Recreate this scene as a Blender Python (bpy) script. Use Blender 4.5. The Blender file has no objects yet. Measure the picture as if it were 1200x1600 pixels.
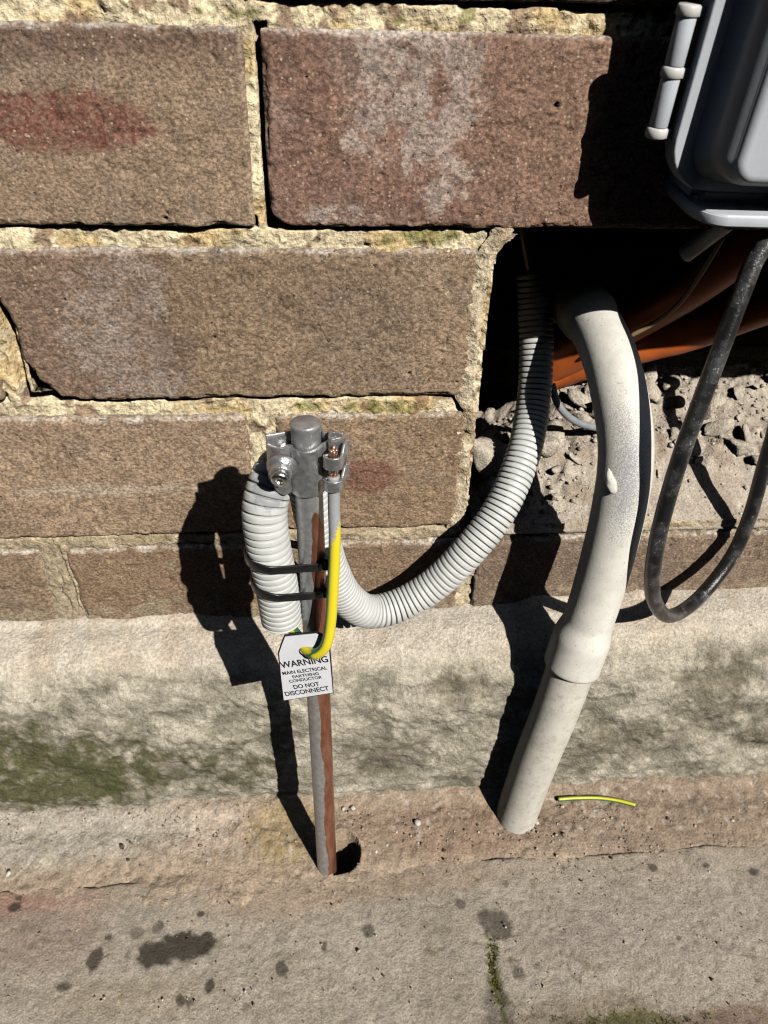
import bpy, bmesh, math, random
import numpy as np
from mathutils import Vector, Matrix

scn = bpy.context.scene
COL = scn.collection

# ------------------------------------------------------------------ camera, sky, sun, exposure
PITCH, YAW, ROLL = math.radians(36.087), math.radians(5.448), math.radians(1.842)
CAM = np.array([0.148, -0.356, 0.475])
F = 1199.55
_f = np.array([math.sin(YAW)*math.cos(PITCH), math.cos(YAW)*math.cos(PITCH), -math.sin(PITCH)])
_r0 = np.array([math.cos(YAW), -math.sin(YAW), 0.0])
_u0 = np.cross(_r0, _f)
_r = math.cos(ROLL)*_r0 + math.sin(ROLL)*_u0
_u = -math.sin(ROLL)*_r0 + math.cos(ROLL)*_u0
cam_data = bpy.data.cameras.new('camera')
cam = bpy.data.objects.new('camera', cam_data)
COL.objects.link(cam)
cam.matrix_world = Matrix(((_r[0], _u[0], -_f[0], CAM[0]), (_r[1], _u[1], -_f[1], CAM[1]),
                           (_r[2], _u[2], -_f[2], CAM[2]), (0, 0, 0, 1)))
cam_data.sensor_fit = 'VERTICAL'
cam_data.sensor_height = 36
cam_data.lens = F/1600*36
cam_data.clip_start = 0.01
cam_data.clip_end = 200
cam_data.dof.use_dof = True
cam_data.dof.focus_distance = 0.375
cam_data.dof.aperture_fstop = 15
scn.camera = cam

SUN = np.array([-0.56, 1.0, -0.95])                    # direction the light travels
world = bpy.data.worlds.new('World')
scn.world = world
world.use_nodes = True
wn = world.node_tree
bg = wn.nodes['Background']
sky = wn.nodes.new('ShaderNodeTexSky')
sky.sky_type = 'NISHITA'
sky.sun_disc = False
sky.sun_elevation = math.atan2(0.95, math.hypot(0.56, 1.0))
sky.sun_rotation = math.atan2(0.56, -1.0)
wn.links.new(sky.outputs[0], bg.inputs[0])
bg.inputs[1].default_value = 0.05
sl = bpy.data.lights.new('sun', 'SUN')
sl.energy = 5.0
sl.angle = math.radians(0.5)
sl.color = (1.0, 0.955, 0.88)
so = bpy.data.objects.new('sun', sl)
COL.objects.link(so)
so.rotation_euler = Vector(SUN).to_track_quat('-Z', 'Y').to_euler()
so.location = (2, -3, 4)
vs = scn.view_settings
vs.view_transform = 'Standard'
vs.look = 'None'
vs.exposure = 0.0
vs.gamma = 1.0
vs.use_curve_mapping = False
scn.render.engine = 'CYCLES'
scn.cycles.use_denoising = True
scn.cycles.denoising_input_passes = 'RGB_ALBEDO_NORMAL'
scn.cycles.denoising_prefilter = 'ACCURATE'
scn.cycles.filter_width = 1.15
scn.cycles.max_bounces = 6
scn.cycles.diffuse_bounces = 0

# ------------------------------------------------------------------ helpers
def ray(px, py):
    return _f + _r*((px-600)/F) + _u*((800-py)/F)
def at(px, py, Y):
    d = ray(px, py); return CAM + d*((Y-CAM[1])/d[1])
def atz(px, py, Z):
    d = ray(px, py); return CAM + d*((Z-CAM[2])/d[2])

def lin(r, g, b):
    c = np.array([r, g, b])/255.0
    return np.where(c <= 0.04045, c/12.92, ((c+0.055)/1.055)**2.4)

def sstep(a, b, x):
    t = np.clip((x-a)/(b-a), 0, 1); return t*t*(3-2*t)

def _hash(ix, iy, iz, seed):
    h = (ix.astype(np.uint32)*np.uint32(374761393) + iy.astype(np.uint32)*np.uint32(668265263)
         + iz.astype(np.uint32)*np.uint32(2246822519) + np.uint32((seed*3266489917) & 0xffffffff))
    h = (h ^ (h >> np.uint32(13)))*np.uint32(1274126177)
    h = h ^ (h >> np.uint32(16))
    return (h & np.uint32(0xffffff)).astype(np.float64)/float(0xffffff)*2-1

def noise(x, y, z, seed=0):
    x, y, z = np.broadcast_arrays(np.asarray(x, float), np.asarray(y, float), np.asarray(z, float))
    fx, fy, fz = np.floor(x), np.floor(y), np.floor(z)
    ix, iy, iz = fx.astype(np.int64), fy.astype(np.int64), fz.astype(np.int64)
    tx, ty, tz = x-fx, y-fy, z-fz
    tx = tx*tx*(3-2*tx); ty = ty*ty*(3-2*ty); tz = tz*tz*(3-2*tz)
    r = 0
    for a in (0, 1):
        for b in (0, 1):
            for c in (0, 1):
                w = (tx if a else 1-tx)*(ty if b else 1-ty)*(tz if c else 1-tz)
                r = r + w*_hash(ix+a, iy+b, iz+c, seed)
    return r

def fbm(x, y, z, size, octaves=4, seed=0, gain=0.5):
    """size = feature size in metres"""
    r = 0; a = 1.0; f = 1.0/size; tot = 0
    for k in range(octaves):
        r = r + a*noise(np.asarray(x)*f+13.7*k, np.asarray(y)*f-5.1*k, np.asarray(z)*f+3.3*k, seed+k*17)
        tot += a; a *= gain; f *= 2.03
    return r/tot*1.6

def mix(a, b, t):
    t = np.asarray(t)[..., None]
    return a*(1-t) + b*t

def put(o, label=None, cat=None, group=None, kind=None):
    if label: o['label'] = label
    if cat: o['category'] = cat
    if group: o['group'] = group
    if kind: o['kind'] = kind
    return o

def obj(name, me, mat=None, parent=None, loc=None):
    o = bpy.data.objects.new(name, me)
    COL.objects.link(o)
    if mat is not None and me is not None and not me.materials: me.materials.append(mat)
    if parent is not None:
        o.parent = parent
        o.matrix_parent_inverse = Matrix.Identity(4)
        if loc is None: loc = (0, 0, 0)
        o.location = Vector(loc) - Vector(parent.location)
    elif loc is not None:
        o.location = loc
    return o

def empty(name, loc=(0, 0, 0)):
    o = bpy.data.objects.new(name, None)
    COL.objects.link(o); o.location = loc
    o.empty_display_size = 0.02
    return o

def mesh(name, co, faces, smooth=True, cols=None, floats=None):
    """co (N,3) array, faces: (M,4)/(M,3) int array or list of polys"""
    me = bpy.data.meshes.new(name)
    co = np.asarray(co, dtype=np.float32)
    if isinstance(faces, np.ndarray):
        n, k = faces.shape
        me.vertices.add(len(co)); me.vertices.foreach_set('co', co.ravel())
        me.loops.add(n*k); me.loops.foreach_set('vertex_index', faces.astype(np.int32).ravel())
        me.polygons.add(n)
        me.polygons.foreach_set('loop_start', np.arange(0, n*k, k, dtype=np.int32))
        me.update(calc_edges=True)
    else:
        me.from_pydata([tuple(c) for c in co], [], faces)
    me.validate()
    if smooth:
        me.polygons.foreach_set('use_smooth', [True]*len(me.polygons))
    if cols:
        for k, v in cols.items():
            a = me.attributes.new(k, 'FLOAT_COLOR', 'POINT')
            a.data.foreach_set('color', np.concatenate([np.clip(v, 0, 1), np.ones((len(v), 1))], 1).astype(np.float32).ravel())
    if floats:
        for k, v in floats.items():
            a = me.attributes.new(k, 'FLOAT', 'POINT')
            a.data.foreach_set('value', np.asarray(v, dtype=np.float32).ravel())
    me.update()
    return me

def grid_faces(nu, nv, keep=None, flip=False):
    i = np.arange((nu-1)*(nv-1)); a = (i//(nv-1))*nv + i % (nv-1)
    f = np.stack([a, a+1, a+nv+1, a+nv], 1)
    if flip: f = f[:, ::-1]
    if keep is not None: f = f[keep.ravel()]
    return f

def spline(pts, step=0.0015):
    """Catmull-Rom through pts (N,k), resampled at even arc length of the first 3 columns"""
    P = np.array(pts, float)
    P = np.vstack([2*P[0]-P[1], P, 2*P[-1]-P[-2]])
    out = []
    for i in range(1, len(P)-2):
        p0, p1, p2, p3 = P[i-1:i+3]
        t = np.linspace(0, 1, 40, endpoint=False)[:, None]
        out.append(0.5*((2*p1)+(-p0+p2)*t+(2*p0-5*p1+4*p2-p3)*t**2+(-p0+3*p1-3*p2+p3)*t**3))
    Q = np.vstack(out+[P[-2][None]])
    L = np.concatenate([[0], np.cumsum(np.linalg.norm(np.diff(Q[:, :3], axis=0), axis=1))])
    n = max(2, int(round(L[-1]/step))+1)
    s = np.linspace(0, L[-1], n)
    return np.stack([np.interp(s, L, Q[:, k]) for k in range(Q.shape[1])], 1), s

def frames(Q, ref=(0, -1, 0)):
    T = np.gradient(Q, axis=0); T /= np.linalg.norm(T, axis=1)[:, None]
    n = np.array(ref, float); n = n - T[0]*(n@T[0]); n /= np.linalg.norm(n)
    N = [n]
    for i in range(1, len(Q)):
        n = N[-1] - T[i]*(N[-1]@T[i]); n /= np.linalg.norm(n); N.append(n)
    N = np.array(N); B = np.cross(T, N)
    return T, N, B

def tube(pts, rad, seg=24, step=0.0015, caps=True, radf=None, ref=(0, -1, 0), inner=None):
    """returns co, faces(list/array), s per vertex, angle per vertex"""
    Q, s = spline(pts, step)
    Q = Q[:, :3]
    T, N, B = frames(Q, ref)
    th = np.linspace(0, 2*np.pi, seg, endpoint=False)
    R = np.full((len(Q), seg), float(rad)) if np.isscalar(rad) else np.repeat(np.asarray(rad(s))[:, None], seg, 1)
    if radf is not None: R = R + radf(s, th, Q, N, B)
    co = Q[:, None, :] + R[..., None]*(np.cos(th)[None, :, None]*N[:, None, :] + np.sin(th)[None, :, None]*B[:, None, :])
    n = len(Q)
    i = np.arange((n-1)*seg); a = i//seg; b = i % seg; c = (b+1) % seg
    f = np.stack([a*seg+b, a*seg+c, (a+1)*seg+c, (a+1)*seg+b], 1)[:, ::-1]
    faces = f.tolist()
    if caps:
        faces.append(list(range(seg)))
        faces.append([(n-1)*seg+k for k in range(seg)][::-1])
    return co.reshape(-1, 3), faces, np.repeat(s, seg), np.tile(th, n), Q, (T, N, B)

def fix_normals(me):
    bm = bmesh.new(); bm.from_mesh(me)
    bmesh.ops.recalc_face_normals(bm, faces=bm.faces)
    bm.to_mesh(me); bm.free()
    return me

# ------------------------------------------------------------------ material helpers
class NT:
    def __init__(self, name):
        self.m = bpy.data.materials.new(name); self.m.use_nodes = True
        self.t = self.m.node_tree; self.n = self.t.nodes; self.l = self.t.links
        self.b = self.n['Principled BSDF']
        self.pos = self.n.new('ShaderNodeNewGeometry').outputs['Position']
    def link(self, a, b):
        self.l.new(a, b)
    def inp(self, sock, v):
        if hasattr(v, 'is_linked') or isinstance(v, bpy.types.NodeSocket): self.l.new(v, sock)
        else:
            if sock.type == 'RGBA' and len(v) == 3: v = (*v, 1)
            sock.default_value = v
    def noise(self, size, detail=4, rough=0.55, vec=None, dist=0.0, stretch=None):
        n = self.n.new('ShaderNodeTexNoise')
        n.inputs['Scale'].default_value = 1.0/size
        n.inputs['Detail'].default_value = detail
        n.inputs['Roughness'].default_value = rough
        n.inputs['Distortion'].default_value = dist
        v = vec or self.pos
        if stretch:
            mp = self.n.new('ShaderNodeMapping'); mp.inputs['Scale'].default_value = stretch
            self.l.new(v, mp.inputs['Vector']); v = mp.outputs[0]
        self.l.new(v, n.inputs['Vector'])
        return n.outputs['Fac']
    def voro(self, size, feature='F1', out='Distance', rnd=1.0):
        n = self.n.new('ShaderNodeTexVoronoi'); n.feature = feature
        n.inputs['Scale'].default_value = 1.0/size
        n.inputs['Randomness'].default_value = rnd
        self.l.new(self.pos, n.inputs['Vector'])
        return n.outputs[out]
    def math(self, op, a, b=0.0, c=None, clamp=False):
        n = self.n.new('ShaderNodeMath'); n.operation = op; n.use_clamp = clamp
        self.inp(n.inputs[0], a); self.inp(n.inputs[1], b)
        if c is not None: self.inp(n.inputs[2], c)
        return n.outputs[0]
    def rng(self, v, a, b, c=0.0, d=1.0, smooth=True):
        n = self.n.new('ShaderNodeMapRange')
        if smooth: n.interpolation_type = 'SMOOTHSTEP'
        self.inp(n.inputs[0], v)
        for i, x in enumerate((a, b, c, d)): self.inp(n.inputs[i+1], x)
        return n.outputs[0]
    def mix(self, f, a, b, mode='MIX'):
        n = self.n.new('ShaderNodeMix'); n.data_type = 'RGBA'; n.blend_type = mode
        self.inp(n.inputs[0], f); self.inp(n.inputs[6], a); self.inp(n.inputs[7], b)
        return n.outputs[2]
    def attr(self, name, col=False):
        n = self.n.new('ShaderNodeAttribute'); n.attribute_name = name
        return n.outputs['Color'] if col else n.outputs['Fac']
    def scale(self, col, f):
        n = self.n.new('ShaderNodeVectorMath'); n.operation = 'SCALE'
        self.inp(n.inputs[0], col); self.inp(n.inputs[3], f)
        return n.outputs[0]
    def bump(self, h, dist, strength=1.0, prev=None):
        n = self.n.new('ShaderNodeBump')
        n.inputs['Distance'].default_value = dist
        n.inputs['Strength'].default_value = strength
        self.inp(n.inputs['Height'], h)
        if prev is not None: self.l.new(prev, n.inputs['Normal'])
        return n.outputs[0]
    def out(self, base=None, rough=None, metal=None, normal=None, spec=None, **kw):
        b = self.b.inputs
        if base is not None: self.inp(b['Base Color'], base)
        if rough is not None: self.inp(b['Roughness'], rough)
        if metal is not None: self.inp(b['Metallic'], metal)
        if normal is not None: self.l.new(normal, b['Normal'])
        if spec is not None: b['Specular IOR Level'].default_value = spec
        for k, v in kw.items(): self.inp(b[k.replace('_', ' ')], v)
        return self.m

def mat_brick():
    t = NT('fired_brick')
    c = t.attr('tone', True)
    n1 = t.noise(0.0017, 4, 0.68, stretch=(1, 1, 1.35))
    n2 = t.noise(0.009, 4, 0.6)
    f = t.math('MULTIPLY', t.rng(n1, 0.36, 0.66, 0.56, 1.42), t.rng(n2, 0.3, 0.7, 0.84, 1.14))
    base = t.scale(c, f)
    # pale sand grains and dark pits
    v = t.voro(0.0018)
    vc = t.n.new('ShaderNodeSeparateColor'); t.link(t.voro(0.0018, out='Color'), vc.inputs[0])
    sp = t.math('MULTIPLY', t.rng(v, 0.36, 0.18), t.rng(vc.outputs[0], 0.70, 0.88))
    base = t.mix(t.math('MULTIPLY', sp, t.rng(vc.outputs[1], 0, 1, .35, .85)), base, (0.56, 0.46, 0.34))
    v2 = t.voro(0.0050)
    vc2 = t.n.new('ShaderNodeSeparateColor'); t.link(t.voro(0.0050, out='Color'), vc2.inputs[0])
    sp2 = t.math('MULTIPLY', t.rng(v2, 0.20, 0.10), t.rng(vc2.outputs[0], 0.86, 0.92))
    base = t.mix(t.math('MULTIPLY', sp2, .6), base, (0.62, 0.50, 0.34))
    pit = t.math('MULTIPLY', t.rng(t.noise(0.0028, 3, 0.6), 0.36, 0.27), 0.75)
    base = t.mix(pit, base, (0.035, 0.025, 0.02))
    h = t.math('ADD', t.noise(0.0016, 3, 0.6), t.math('MULTIPLY', n2, 0.8))
    h = t.math('SUBTRACT', h, t.math('MULTIPLY', pit, 0.5))
    nb = t.bump(h, 0.0009, 0.75)
    return t.out(base, 0.82, normal=nb, spec=0.25)

def mat_mortar():
    t = NT('lime_mortar')
    c = t.attr('tone', True)
    n1 = t.noise(0.0016, 3, 0.6); n2 = t.noise(0.007, 4, 0.6)
    base = t.scale(c, t.math('MULTIPLY', t.rng(n1, 0.3, 0.7, 0.72, 1.25), t.rng(n2, 0.3, 0.7, 0.75, 1.18)))
    gr = t.rng(t.noise(0.0022, 2), 0.66, 0.74)
    base = t.mix(t.math('MULTIPLY', gr, 0.6), base, (0.08, 0.06, 0.04))
    h = t.math('ADD', n1, n2)
    return t.out(base, 0.92, normal=t.bump(h, 0.0015, 0.8), spec=0.15)

def mat_stone(name, bumpd=0.0014, rough=0.9, grain=0.0018):
    t = NT(name)
    c = t.attr('tone', True)
    n1 = t.noise(grain, 4, 0.65); n2 = t.noise(0.010, 4, 0.62); n3 = t.noise(0.0006, 2, 0.5)
    base = t.scale(c, t.math('MULTIPLY', t.rng(n1, 0.3, 0.7, 0.72, 1.25), t.rng(n2, 0.3, 0.7, 0.85, 1.13)))
    base = t.scale(base, t.rng(n3, 0.25, 0.75, 0.85, 1.15))
    dk = t.math('MULTIPLY', t.rng(t.noise(0.0035, 3, 0.6), 0.34, 0.26), 0.55)
    base = t.mix(dk, base, (0.06, 0.05, 0.04))
    wet = t.attr('wet')
    base = t.mix(wet, base, t.mix(0.5, t.scale(base, 0.22), (0.045, 0.036, 0.026)))
    h = t.math('ADD', n1, t.math('MULTIPLY', n2, 0.7))
    r = t.math('SUBTRACT', rough, t.math('MULTIPLY', wet, 0.25))
    return t.out(base, r, normal=t.bump(h, bumpd, 0.75), spec=0.22)

def mat_plain(name, col, rough=0.5, metal=0.0, mott=0.1, msize=0.004, bumpd=0.0, bsize=0.001, spec=0.5):
    t = NT(name)
    f = t.rng(t.noise(msize, 4, 0.6), 0.3, 0.7, 1-mott, 1+mott)
    base = t.scale(tuple(col), f)
    kw = {}
    if bumpd: kw['normal'] = t.bump(t.noise(bsize, 3, 0.6), bumpd, 0.7)
    r = t.rng(t.noise(msize*2, 3), 0.3, 0.7, rough-0.06, rough+0.06)
    return t.out(base, r, metal, spec=spec, **kw)

M_BRICK = mat_brick()
M_MORTAR = mat_mortar()
M_STONE = mat_stone('weathered_stone', 0.0018)
M_SLAB = mat_stone('concrete', 0.0010, 0.85, 0.0013)
M_DIRT = mat_stone('dusty_earth', 0.0016, 0.95, 0.0016)
M_RUBBLE = mat_stone('crumbled_mortar', 0.0014, 0.95, 0.0014)

# ================================================================== brick wall
# courses (z of brick bottom, top)
C1 = (0.374, 0.450); C2 = (0.288, 0.364); C3 = (0.202, 0.278); C4 = (0.116, 0.192)
BROWN = lin(158, 133, 108); REDB = lin(138, 105, 89); GREYB = lin(140, 124, 112); OLIVE = lin(150, 126, 100)
PALE = lin(182, 166, 154); LIME = lin(206, 196, 182); FLAME = lin(130, 84, 70)

def ell(X, Z, px, py, rx, ry, ang=0):
    """soft ellipse on the wall face: centre and radii given in photo pixels at the wall"""
    c = at(px, py, 0); ex = at(px+rx, py, 0)[0]-c[0]; ez = c[2]-at(px, py+ry, 0)[2]
    return np.sqrt(((X-c[0])/ex)**2 + ((Z-c[2])/ez)**2)

WALL = empty('brick_wall', (0.15, 0.0, 0.0))
put(WALL, 'weathered brown brick wall with sandy mortar joints and an open hole', 'wall')

def tone_generic(base, seed, var=0.16):
    def f(X, Z):
        n = fbm(X, seed, Z, 0.035, 4, seed)
        b = base*(1+var*n[..., None])
        b = mix(b, GREYB*np.ones_like(b), 0.35*sstep(0.25, 0.8, fbm(X, seed+2.2, Z, 0.02, 4, seed+5)))
        return b
    return f

def tone_c1l(X, Z):
    b = tone_generic(BROWN, 3)(X, Z)
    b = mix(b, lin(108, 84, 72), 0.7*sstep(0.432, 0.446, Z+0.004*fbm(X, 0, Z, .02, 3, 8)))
    d = ell(X, Z, 100, 190, 150, 50) + 0.22*fbm(X, 0, Z, 0.004, 4, 9, .65)
    b = mix(b, FLAME, (0.62+0.38*sstep(-.3, .4, fbm(X, 8, Z, 0.0025, 3, 12, .6)))*sstep(1.15, 0.78, d))
    return b
def tone_c1r(X, Z):
    b = tone_generic(REDB, 5)(X, Z)
    b = mix(b, lin(150, 118, 96), 0.6*sstep(0.20, 0.26, X+0.01*fbm(X, 0, Z, .02, 3, 14)))
    m = np.maximum(sstep(1.15, 0.5, ell(X, Z, 650, 150, 130, 150)), sstep(1.2, 0.5, ell(X, Z, 680, 280, 70, 60)))
    m = np.maximum(m, 0.9*sstep(1.2, 0.5, ell(X, Z, 555, 232, 32, 26)))
    m = np.maximum(m, 0.8*sstep(1.2, 0.5, ell(X, Z, 530, 338, 80, 20)))
    n = fbm(X, 1, Z, 0.010, 5, 21, 0.62)
    return mix(b, PALE, 0.66*sstep(-0.15, 0.45, n + 1.15*m - 0.72 + 0.75*fbm(X, 4, Z, 0.0028, 3, 22, .7))*np.clip(m*2, 0, 1))
def tone_c2(X, Z):
    b = tone_generic(OLIVE, 7)(X, Z)
    xm = at(265, 500, 0)[0] + 0.003*fbm(X, 0, Z, .01, 3, 31)
    left = sstep(xm+0.003, xm-0.003, X)
    b = mix(b, lin(139, 114, 95), left)
    n = fbm(X, 2, Z, 0.012, 5, 33, 0.62)
    m = np.maximum(left*sstep(1.3, 0.4, ell(X, Z, 200, 510, 150, 130)), sstep(1.1, 0.7, ell(X, Z, 240, 605, 46, 26)))
    b = mix(b, lin(164, 150, 138), 0.58*sstep(-0.15, 0.5, n + 1.0*m - 0.62 + 0.75*fbm(X, 4, Z, 0.0028, 3, 34, .7))*np.clip(m*2, 0, 1))
    b = mix(b, lin(124, 102, 86), 0.5*sstep(1.1, 0.6, ell(X, Z, 270, 545, 45, 55)))
    b = mix(b, lin(132, 112, 94), 0.55*sstep(1.15, .5, ell(X, Z, 560, 500, 130, 90)))
    return b
def tone_c3l(X, Z):
    b = tone_generic(lin(162, 136, 110), 11)(X, Z)
    d = ell(X, Z, 170, 765, 150, 10)+0.4*fbm(X, 0, Z, .006, 4, 41)
    return mix(b, lin(188, 172, 150), 0.6*sstep(1.2, 0.6, d))
def tone_c3r(X, Z):
    b = tone_generic(lin(152, 126, 98), 13)(X, Z)
    d = ell(X, Z, 570, 745, 55, 26)+0.2*fbm(X, 0, Z, .006, 3, 45)
    return mix(b, FLAME, 0.7*sstep(1.15, 0.75, d))
def tone_c4(base, seed):
    def f(X, Z):
        b = tone_generic(base, seed)(X, Z)
        n = fbm(X, 0, Z, 0.008, 4, seed+9)
        b = mix(b, lin(168, 152, 124), 0.7*sstep(0.0, 0.5, n + sstep(0.160, 0.136, Z)*1.1 - 0.55))
        return b
    return f

BRICKS = []      # rectangles for the mortar sheet (xl, xr, zb, zt)

def make_brick(xl, xr, zb, zt, tone, yoff=0.0, depth=0.108, res=0.0009, seed=1, r=0.0022, corner=None, chip=0.0014, lime=True, pits=()):
    nx = max(8, int(round((xr-xl)/res))); nz = max(6, int(round((zt-zb)/res)))
    us = np.linspace(0, 1, nx+1); ws = np.linspace(0, 1, nz+1)
    vs_ = np.array([0, 0.0005, 0.001, 0.0016, 0.0024, 0.004, 0.009, 0.03, depth])
    ny = len(vs_)-1
    pts = []; idx = {}
    I, J, K = np.meshgrid(np.arange(nx+1), np.arange(ny+1), np.arange(nz+1), indexing='ij')
    surf = (I == 0) | (I == nx) | (K == 0) | (K == nz) | (J == 0)
    vid = -np.ones(I.shape, int); vid[surf] = np.arange(surf.sum())
    i, j, k = I[surf], J[surf], K[surf]
    z = zb + (zt-zb)*ws[k]
    xl_ = np.full_like(z, xl); xr_ = np.full_like(z, xr)
    if corner: dl, dr = corner((z-zb)/(zt-zb)); xl_ = xl_+dl; xr_ = xr_+dr
    x = xl_ + (xr_-xl_)*us[i]; y = vs_[j]
    rr = r*(1+0.5*fbm(x, y, z, 0.015, 2, seed+3))
    qx = np.clip(x, xl_+rr, xr_-rr); qz = np.clip(z, zb+rr, zt-rr); qy = np.maximum(y, rr)
    d = np.stack([x-qx, y-qy, z-qz], 1); L = np.linalg.norm(d, axis=1); L[L == 0] = 1
    nrm = d/L[:, None]
    p = np.stack([qx, qy, qz], 1) + nrm*rr[:, None]
    nn = 0.00040*fbm(p[:, 0], p[:, 1], p[:, 2], 0.022, 3, seed) + 0.00022*fbm(p[:, 0], p[:, 1], p[:, 2], 0.0035, 3, seed+7)
    nn -= 0.0007*sstep(0.62, 0.9, fbm(p[:, 0], p[:, 1], p[:, 2], 0.004, 2, seed+9))
    edge = (np.abs(nrm) > 0.25).sum(1) >= 2
    cn = fbm(p[:, 0], p[:, 1], p[:, 2], 0.007, 4, seed+11)
    nn -= edge*chip*np.clip(cn+0.15, 0, 1.2)
    for (px, py, pr) in pits:
        c_ = at(px, py, 0); dd = np.hypot(p[:, 0]-c_[0], p[:, 2]-c_[2])/pr + 0.25*cn
        nn -= 0.0030*sstep(1.2, 0.5, dd)*(p[:, 1] < 0.002)
    p = p + nrm*nn[:, None]
    p[:, 1] += yoff
    quads = []
    def Q(a): quads.append(a.reshape(-1, 4))
    v = vid
    Q(np.stack([v[:-1, 0, :-1], v[1:, 0, :-1], v[1:, 0, 1:], v[:-1, 0, 1:]], -1))
    Q(np.stack([v[0, :-1, :-1], v[0, :-1, 1:], v[0, 1:, 1:], v[0, 1:, :-1]], -1)[..., ::-1].copy()[..., ::-1])
    Q(np.stack([v[nx, :-1, :-1], v[nx, 1:, :-1], v[nx, 1:, 1:], v[nx, :-1, 1:]], -1))
    Q(np.stack([v[:-1, :-1, 0], v[:-1, 1:, 0], v[1:, 1:, 0], v[1:, :-1, 0]], -1))
    Q(np.stack([v[:-1, :-1, nz], v[1:, :-1, nz], v[1:, 1:, nz], v[:-1, 1:, nz]], -1))
    tn = tone(p[:, 0], p[:, 2])
    if lime:
        e = (zt - p[:, 2]) + 0.0016*fbm(p[:, 0], 0, p[:, 2], 0.006, 4, seed+20)
        tn = mix(tn, LIME, 0.75*sstep(0.0030, 0.0006, e+0.0010*sstep(-.2, .4, fbm(p[:, 0], 3, 0, 0.02, 3, seed+31)))*(0.45+0.55*sstep(-.4, .3, fbm(p[:, 0], 5, p[:, 2], 0.004, 3, seed+33))))
        e = np.minimum(np.minimum(p[:, 0]-xl, xr-p[:, 0]), p[:, 2]-zb) + 0.002*fbm(p[:, 0], 0, p[:, 2], 0.006, 4, seed+25)
        tn = mix(tn, lin(180, 160, 130), 0.45*sstep(0.0016, 0.0004, e))
    g_ = tn.mean(1, keepdims=True); tn = (tn*0.87+g_*0.13)*0.95
    c = np.array([(xl+xr)/2, yoff, zb])
    o = obj('brick', mesh('brick', p-c, np.vstack(quads), cols={'tone': tn}), M_BRICK, WALL, c)
    BRICKS.append((xl, xr, zb, zt))
    return o

X_c1l = at(388, 200, 0)[0]; X_c1r = at(414, 200, 0)[0]
X_c2l = at(4, 500, 0)[0]; X_c2r = at(742, 500, 0)[0]
X_c3l = at(393, 740, 0)[0]; X_c3r0 = at(434, 740, 0)[0]; X_c3r1 = at(722, 740, 0)[0]
X_c4l = at(74, 910, 0)[0]; X_c4r = at(114, 910, 0)[0]

def cn_c1r(w):      # rounded lower left corner
    dl = 0.008*np.clip(1-w/0.12, 0, 1)**2.2
    return dl, 0*w
def cn_c2(w):       # broken lower left corner
    dl = 0.004*sstep(0.72, 0.60, w) + 0.013*np.clip(1-w/0.33, 0, 1)**1.6 + 0.0012*noise(w*14, 0, 0, 4)*sstep(.8, .6, w)
    dr = -0.002*np.clip(1-w/0.25, 0, 1)**2
    return dl, dr
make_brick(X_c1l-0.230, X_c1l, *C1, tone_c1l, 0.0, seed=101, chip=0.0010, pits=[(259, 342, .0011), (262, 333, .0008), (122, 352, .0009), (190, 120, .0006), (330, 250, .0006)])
make_brick(X_c1r, X_c1r+0.232, *C1, tone_c1r, -0.0008, seed=102, corner=cn_c1r, pits=[(869, 165, .0013), (738, 195, .0006), (700, 300, .0007), (480, 120, .0007)])
make_brick(X_c2l, X_c2r, *C2, tone_c2, 0.0005, seed=103, corner=cn_c2, pits=[(336, 528, .0008), (512, 534, .0009), (640, 585, .0008), (100, 470, .0006), (726, 590, .0010), (714, 598, .0007)])
make_brick(X_c3l-0.230, X_c3l, *C3, tone_c3l, -0.0006, seed=104)
make_brick(X_c3r0, X_c3r1, *C3, tone_c3r, 0.0004, seed=105, pits=[(706, 728, .0008), (680, 700, .0007)])
make_brick(X_c4l-0.230, X_c4l, *C4, tone_c4(OLIVE, 17), 0.0008, seed=106, r=0.003)
make_brick(X_c4r, X_c4r+0.232, *C4, tone_c4(lin(146, 120, 94), 19), 0.0, seed=107, r=0.003)
make_brick(X_c4r+0.242, X_c4r+0.474, *C4, tone_c4(lin(142, 120, 100), 23), 0.0, seed=108, r=0.003)
# neighbours at and past the edge of the frame
make_brick(X_c2l-0.240, X_c2l-0.010, *C2, tone_generic(BROWN, 25), 0.0, seed=109, res=0.0015)
make_brick(X_c1r+0.242, X_c1r+0.472, *C1, tone_generic(REDB, 27), 0.0, seed=110, res=0.002)
C0 = (0.4605, 0.5365)
make_brick(-0.118, 0.112, *C0, tone_generic(BROWN, 29), 0.0012, seed=111, res=0.0015)
make_brick(0.122, 0.352, *C0, tone_generic(lin(112, 88, 72), 31), -0.001, seed=112, res=0.0015)
make_brick(0.362, 0.592, *C0, tone_generic(REDB, 33), 0.0, seed=113, res=0.003)

# plain bricks of the rest of the wall, past the frame: one shared low mesh
def low_brick_mesh(seed):
    bm = bmesh.new()
    bmesh.ops.create_cube(bm, size=1.0)
    for v in bm.verts: v.co = Vector((v.co.x*0.230, v.co.y*0.108+0.054, v.co.z*0.076+0.038))
    bmesh.ops.bevel(bm, geom=list(bm.edges), offset=0.0025, segments=1, affect='EDGES')
    me = bpy.data.meshes.new('brick'); bm.to_mesh(me); bm.free()
    a = me.attributes.new('tone', 'FLOAT_COLOR', 'POINT')
    c = [BROWN, REDB, OLIVE][seed % 3]*(0.9+0.1*(seed % 4))
    a.data.foreach_set('color', np.tile([*c, 1.0], len(me.vertices)).astype(np.float32))
    return me
LOW = [low_brick_mesh(k) for k in range(5)]
rnd = random.Random(4)
def low_brick(x, z, y=0.0):
    o = obj('brick', LOW[rnd.randrange(5)], M_BRICK, WALL, (x, y+rnd.uniform(-.0012, .0012), z))
    return o
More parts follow.
